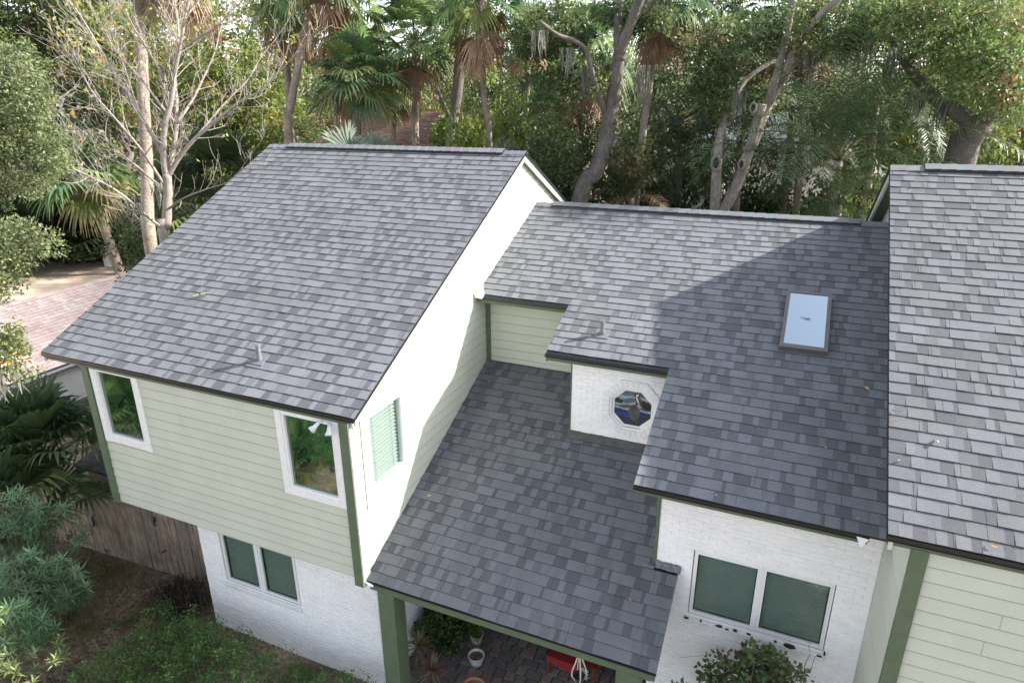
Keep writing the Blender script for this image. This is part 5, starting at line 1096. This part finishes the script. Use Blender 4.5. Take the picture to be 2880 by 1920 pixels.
def dracaena(label, p, s, seed, pal, n=46):
    t = thing('dracaena', label, 'plant', tuple(p)); r = random.Random(seed); q = Q()
    for i in range(n):
        az = i*2.4; e = R(r.uniform(-20, 75)); d = np.array([math.cos(az)*math.cos(e), math.sin(az)*math.cos(e), math.sin(e)]); l = s*r.uniform(.7, 1.1); m1 = d*l*.5; tip = d*l-np.array([0, 0, .22*l]); strip(q, [d*.02, m1, tip], [.008, .012, .001], np.array(r.choice(pal))*r.uniform(.8, 1.2))
    qm('leaf', q, t); m = MB(); m.tube([(0, 0, -(p[2]-PZ)), (.02, 0, -(p[2]-PZ)*.5), (0, 0, .02)], [.02, .017, .012], 8); m.build('stem', MT['bark'], t)
DR = [(.22, .24, .12), (.30, .26, .17), (.20, .12, .11), (.15, .19, .08)]
dracaena('spiky striped plant standing upright against the porch wall', gpt(961, 1482, PZ+.75), .42, 3, DR); dracaena('spiky plant with pink and cream leaves at the bottom edge of the porch', gpt(992, 1540, PZ+.5), .45, 4, [(.30, .22, .17), (.25, .10, .10), (.28, .27, .14)], 60)
# bench with red cloth
c0 = gpt(1262, 1490, PZ+.45); bn = thing('bench', 'dark red slatted wooden bench half hidden under the porch beam', 'bench', (c0[0]+.15, c0[1]+.15, PZ)); 
for i in range(5): m = MB(); m.box(-.16, .75, -.25+i*.105, -.25+i*.105+.085, .42, .445); m.build('slat', MT['redwood'], bn)
for (x, y) in ((-.13, -.22), (.7, -.22), (-.13, .22), (.7, .22)): m = MB(); m.box(x-.025, x+.025, y-.025, y+.025, 0, .419); m.build('leg', MT['redwood'], bn)
m = MB(); m.box(-.12, .7, .24, .27, .45, .85); m.build('backrest', MT['redwood'], bn)
m = MB(); N_ = 8
for i in range(N_):
    a, b2 = i/N_, (i+1)/N_; f = lambda t, v: (-.14+.62*t, -.30+.42*v, .452+.012*math.sin(t*9+v*4)); f2 = lambda t, k: (-.14+.62*t, -.305-.02*k+.01*math.sin(t*14), .452-.16*k*(.5+.9*t))
    m.hull8([f(a, 0), f(b2, 0), f(b2, 1), f(a, 1)], [tuple(np.add(f(a, 0), (0, 0, .006))), tuple(np.add(f(b2, 0), (0, 0, .006))), tuple(np.add(f(b2, 1), (0, 0, .006))), tuple(np.add(f(a, 1), (0, 0, .006)))])
    m.hull8([f2(a, 0), f2(b2, 0), f2(b2, 1), f2(a, 1)], [tuple(np.add(f2(a, 0), (0, -.006, 0))), tuple(np.add(f2(b2, 0), (0, -.006, 0))), tuple(np.add(f2(b2, 1), (0, -.006, 0))), tuple(np.add(f2(a, 1), (0, -.006, 0)))])
cl = m.build('red_cloth', MT['red']); cl.location = (c0[0]+.15, c0[1]+.15, PZ); tag(cl, 'red cloth draped over the front of the slatted bench', 'cloth')
m = MB(); ck = 5
for i in range(ck):
    for j in range(ck+2):
        cc_ = (.55, .5, .42) if (i+j) % 2 else (.12, .11, .10); x = .49+i*.028; y = -.315+0*j; z = .46-j*.035; m.box(x, x+.0275, y-.005, y, z-.034, z, 0, cc_)
MT['check'] = mat('checked_fabric', attr='col', rough=.9); cl = m.build('checked_cloth', MT['check']); cl.location = (c0[0]+.15, c0[1]+.15, PZ); tag(cl, 'small checked cloth hanging beside the red one', 'cloth')
# macrame hanger
hx, hy, hz = 3.27, .20, -2.99; hg = thing('macrame_hanger', 'white knotted rope plant hanger hanging from the porch beam', 'plant hanger', (hx, hy, hz))
for k in range(4):
    a = k*math.pi/2+.5; m = MB(); cx, sx = math.cos(a), math.sin(a); m.tube([(cx*.01, sx*.01, 0), (cx*.05, sx*.05, -.16), (cx*.10, sx*.10, -.32), (cx*.105, sx*.105, -.40), (cx*.05, sx*.05, -.50), (0, 0, -.56)], [.007, .011, .009, .008, .008, .008], 7, jit=.2); m.build('cord', MT['rope'], hg)
m = MB(); m.tube([(.0, 0, -.56), (0, 0, -.60), (0, 0, -.78)], [.018, .014, .02], 8, jit=.2); m.build('tassel', MT['rope'], hg)
m = MB(); m.lathe([(.001, -.50), (.05, -.495), (.085, -.40), (.08, -.395), (.045, -.47)], 0, 0, 18); m.build('bowl', MT['dark'], hg)
# ================================================================== FALLEN LEAVES ON THE ROOFS
LFC = [(.42, .24, .12), (.50, .33, .20), (.36, .17, .09), (.55, .42, .27)]
MT['dryleaf'] = mat('dry_leaf', attr='col', rough=.7, trans=.15, noise=[(60, .8, 1.2)])
lm = []
for k in range(3):
    m = MB(); r = random.Random(k); n = 6; mid = [(-.5+i/n, 0, .12*math.sin(math.pi*i/n)*(k*.5+.6)) for i in range(n+1)]
    for i in range(n):
        w0, w1_ = .22*math.sin(math.pi*i/n)**.8, .22*math.sin(math.pi*(i+1)/n)**.8
        for sg in (-1, 1): m.face([mid[i], mid[i+1], (mid[i+1][0], sg*w1_, mid[i+1][2]+.10*w1_/.22), (mid[i][0], sg*w0, mid[i][2]+.10*w0/.22)], 0, LFC[k])
    o = m.build('fallen_leaf', MT['dryleaf']); lm.append(o)
leafn = [0]
def leaf(x, y, zf, ang, label, s=.075, k=0, lift=.03):
    i = leafn[0]; leafn[0] += 1
    o = lm[k] if not lm[k].get('label') else lm[k].copy()
    if o is not lm[k]: C.objects.link(o)
    o.location = (x, y, zf(y)+lift); o.scale = (s, s, s); o.rotation_euler = (ang, 0.1, i*1.9+.4); tag(o, label, 'leaf', 'fallen leaves on the roofs')
for a in ((5.60, 5.06, 'tan leaf lying just above the top edge of the skylight', .085, 0), (5.10, 4.41, 'small pale leaf on the shingles left of the skylight', .07, 1), (5.95, 4.73, 'tiny leaf against the right side of the skylight frame', .055, 1), (6.42, 3.75, 'orange leaf near the right roof edge, level with the skylight foot', .06, 0), (6.30, 3.62, 'orange leaf below and right of the skylight', .07, 2),
          (6.12, 3.29, 'brown leaf on the shaded shingles below the skylight corner', .08, 2), (6.40, 3.10, 'large tan leaf against the edge of the right roof, upper one of two', .12, 1), (5.76, 2.80, 'pinkish leaf on the shaded roof well below the skylight', .075, 2), (6.40, 2.66, 'large tan leaf against the edge of the right roof, lower one of two', .12, 1), (5.94, 2.0, 'orange leaf low on the shaded middle roof', .09, 2), (3.66, 5.37, 'small leaf alone on the sunlit part of the middle roof', .06, 0), (3.40, 3.10, 'small orange leaf above the octagonal window', .06, 2), (4.74, 1.00, 'pinkish leaf on the lowest course above the brick wall window', .07, 1), (6.33, 1.09, 'tan leaf near the lower right corner of the middle roof', .07, 0)):
    leaf(a[0], a[1], zB, AB, a[2], a[3]*.8, a[4])
for a in ((6.92, 1.11, 'pale yellow leaf on the right roof, near its left edge', .13, 1), (6.57, .80, 'round yellowish leaf on the left edge of the right roof', .11, 1), (7.35, .09, 'curled tan leaf on the lowest course of the right roof', .13, 0)): leaf(a[0], a[1], zA, AA, a[2], a[3]*.6, a[4])
for a in ((.18, 3.91, 'yellowish leaf high on the porch roof by the sunlit wall', .08, 0), (1.38, 3.14, 'larger orange leaf on the porch roof left of the octagonal window wall', .12, 2), (1.83, 3.03, 'rusty leaf on the porch roof near the corner of the octagonal window wall', .10, 2), (.19, 1.51, 'pale dry leaf on the lower left of the porch roof', .08, 1), (3.765, .80, 'curled tan leaf on the lower right of the porch roof', .11, 0)): leaf(a[0], a[1], zD, AD, a[2], a[3], a[4])
sp = thing('leaf_sprig', 'yellow green sprig of leaves lying on the left roof', 'sprig', (-4.415, 1.587, zA(1.587)+.03)); sp.rotation_euler = (AA, 0, 0); q = Q()
for (a, l) in ((.5, .22), (.75, .12), (3.5, .17), (2.6, .08)): strip(q, [(0, 0, .01), (math.cos(a)*l*.5, math.sin(a)*l*.5, .03), (math.cos(a)*l, math.sin(a)*l, .012)], [.006, .02, .002], (.42, .44, .2))
qm('leaf', q, sp); m = MB(); m.tube([(-.1, -.05, .01), (0, 0, .015), (.05, .03, .012)], [.003, .004, .003], 5); m.build('stem', MT['bark'], sp)
m = MB(); f = lambda u, v: TB(u, v, .106-.022+.016); m.tube([f(5.44, 4.33), f(5.50, 4.30), f(5.55, 4.30), f(5.60, 4.28)], [.002, .004, .006, .002], 5); m.tube([f(5.55, 4.30), f(5.58, 4.33)], [.004, .002], 5); m.tube([f(5.52, 4.30), f(5.55, 4.26)], [.004, .002], 5)
tag(m.build('twig', MT['bark_dark']), 'tiny dark twig lying on the skylight glass', 'twig')
# twig debris at the edge of the right roof
m = MB(); r = random.Random(4)
for i in range(6): p = Vector((6.47+r.uniform(-.01, .03), 1.35+r.uniform(-.12, .12), 0)); p.z = zA(p.y)+.03; m.tube([p, p+Vector((r.uniform(-.02, .10), r.uniform(-.12, .1), .02))], [.004, .002], 4)
tag(m.build('twig_debris', MT['bark_dark']), 'little tangle of dry twigs caught on the left edge of the right roof', 'twigs')
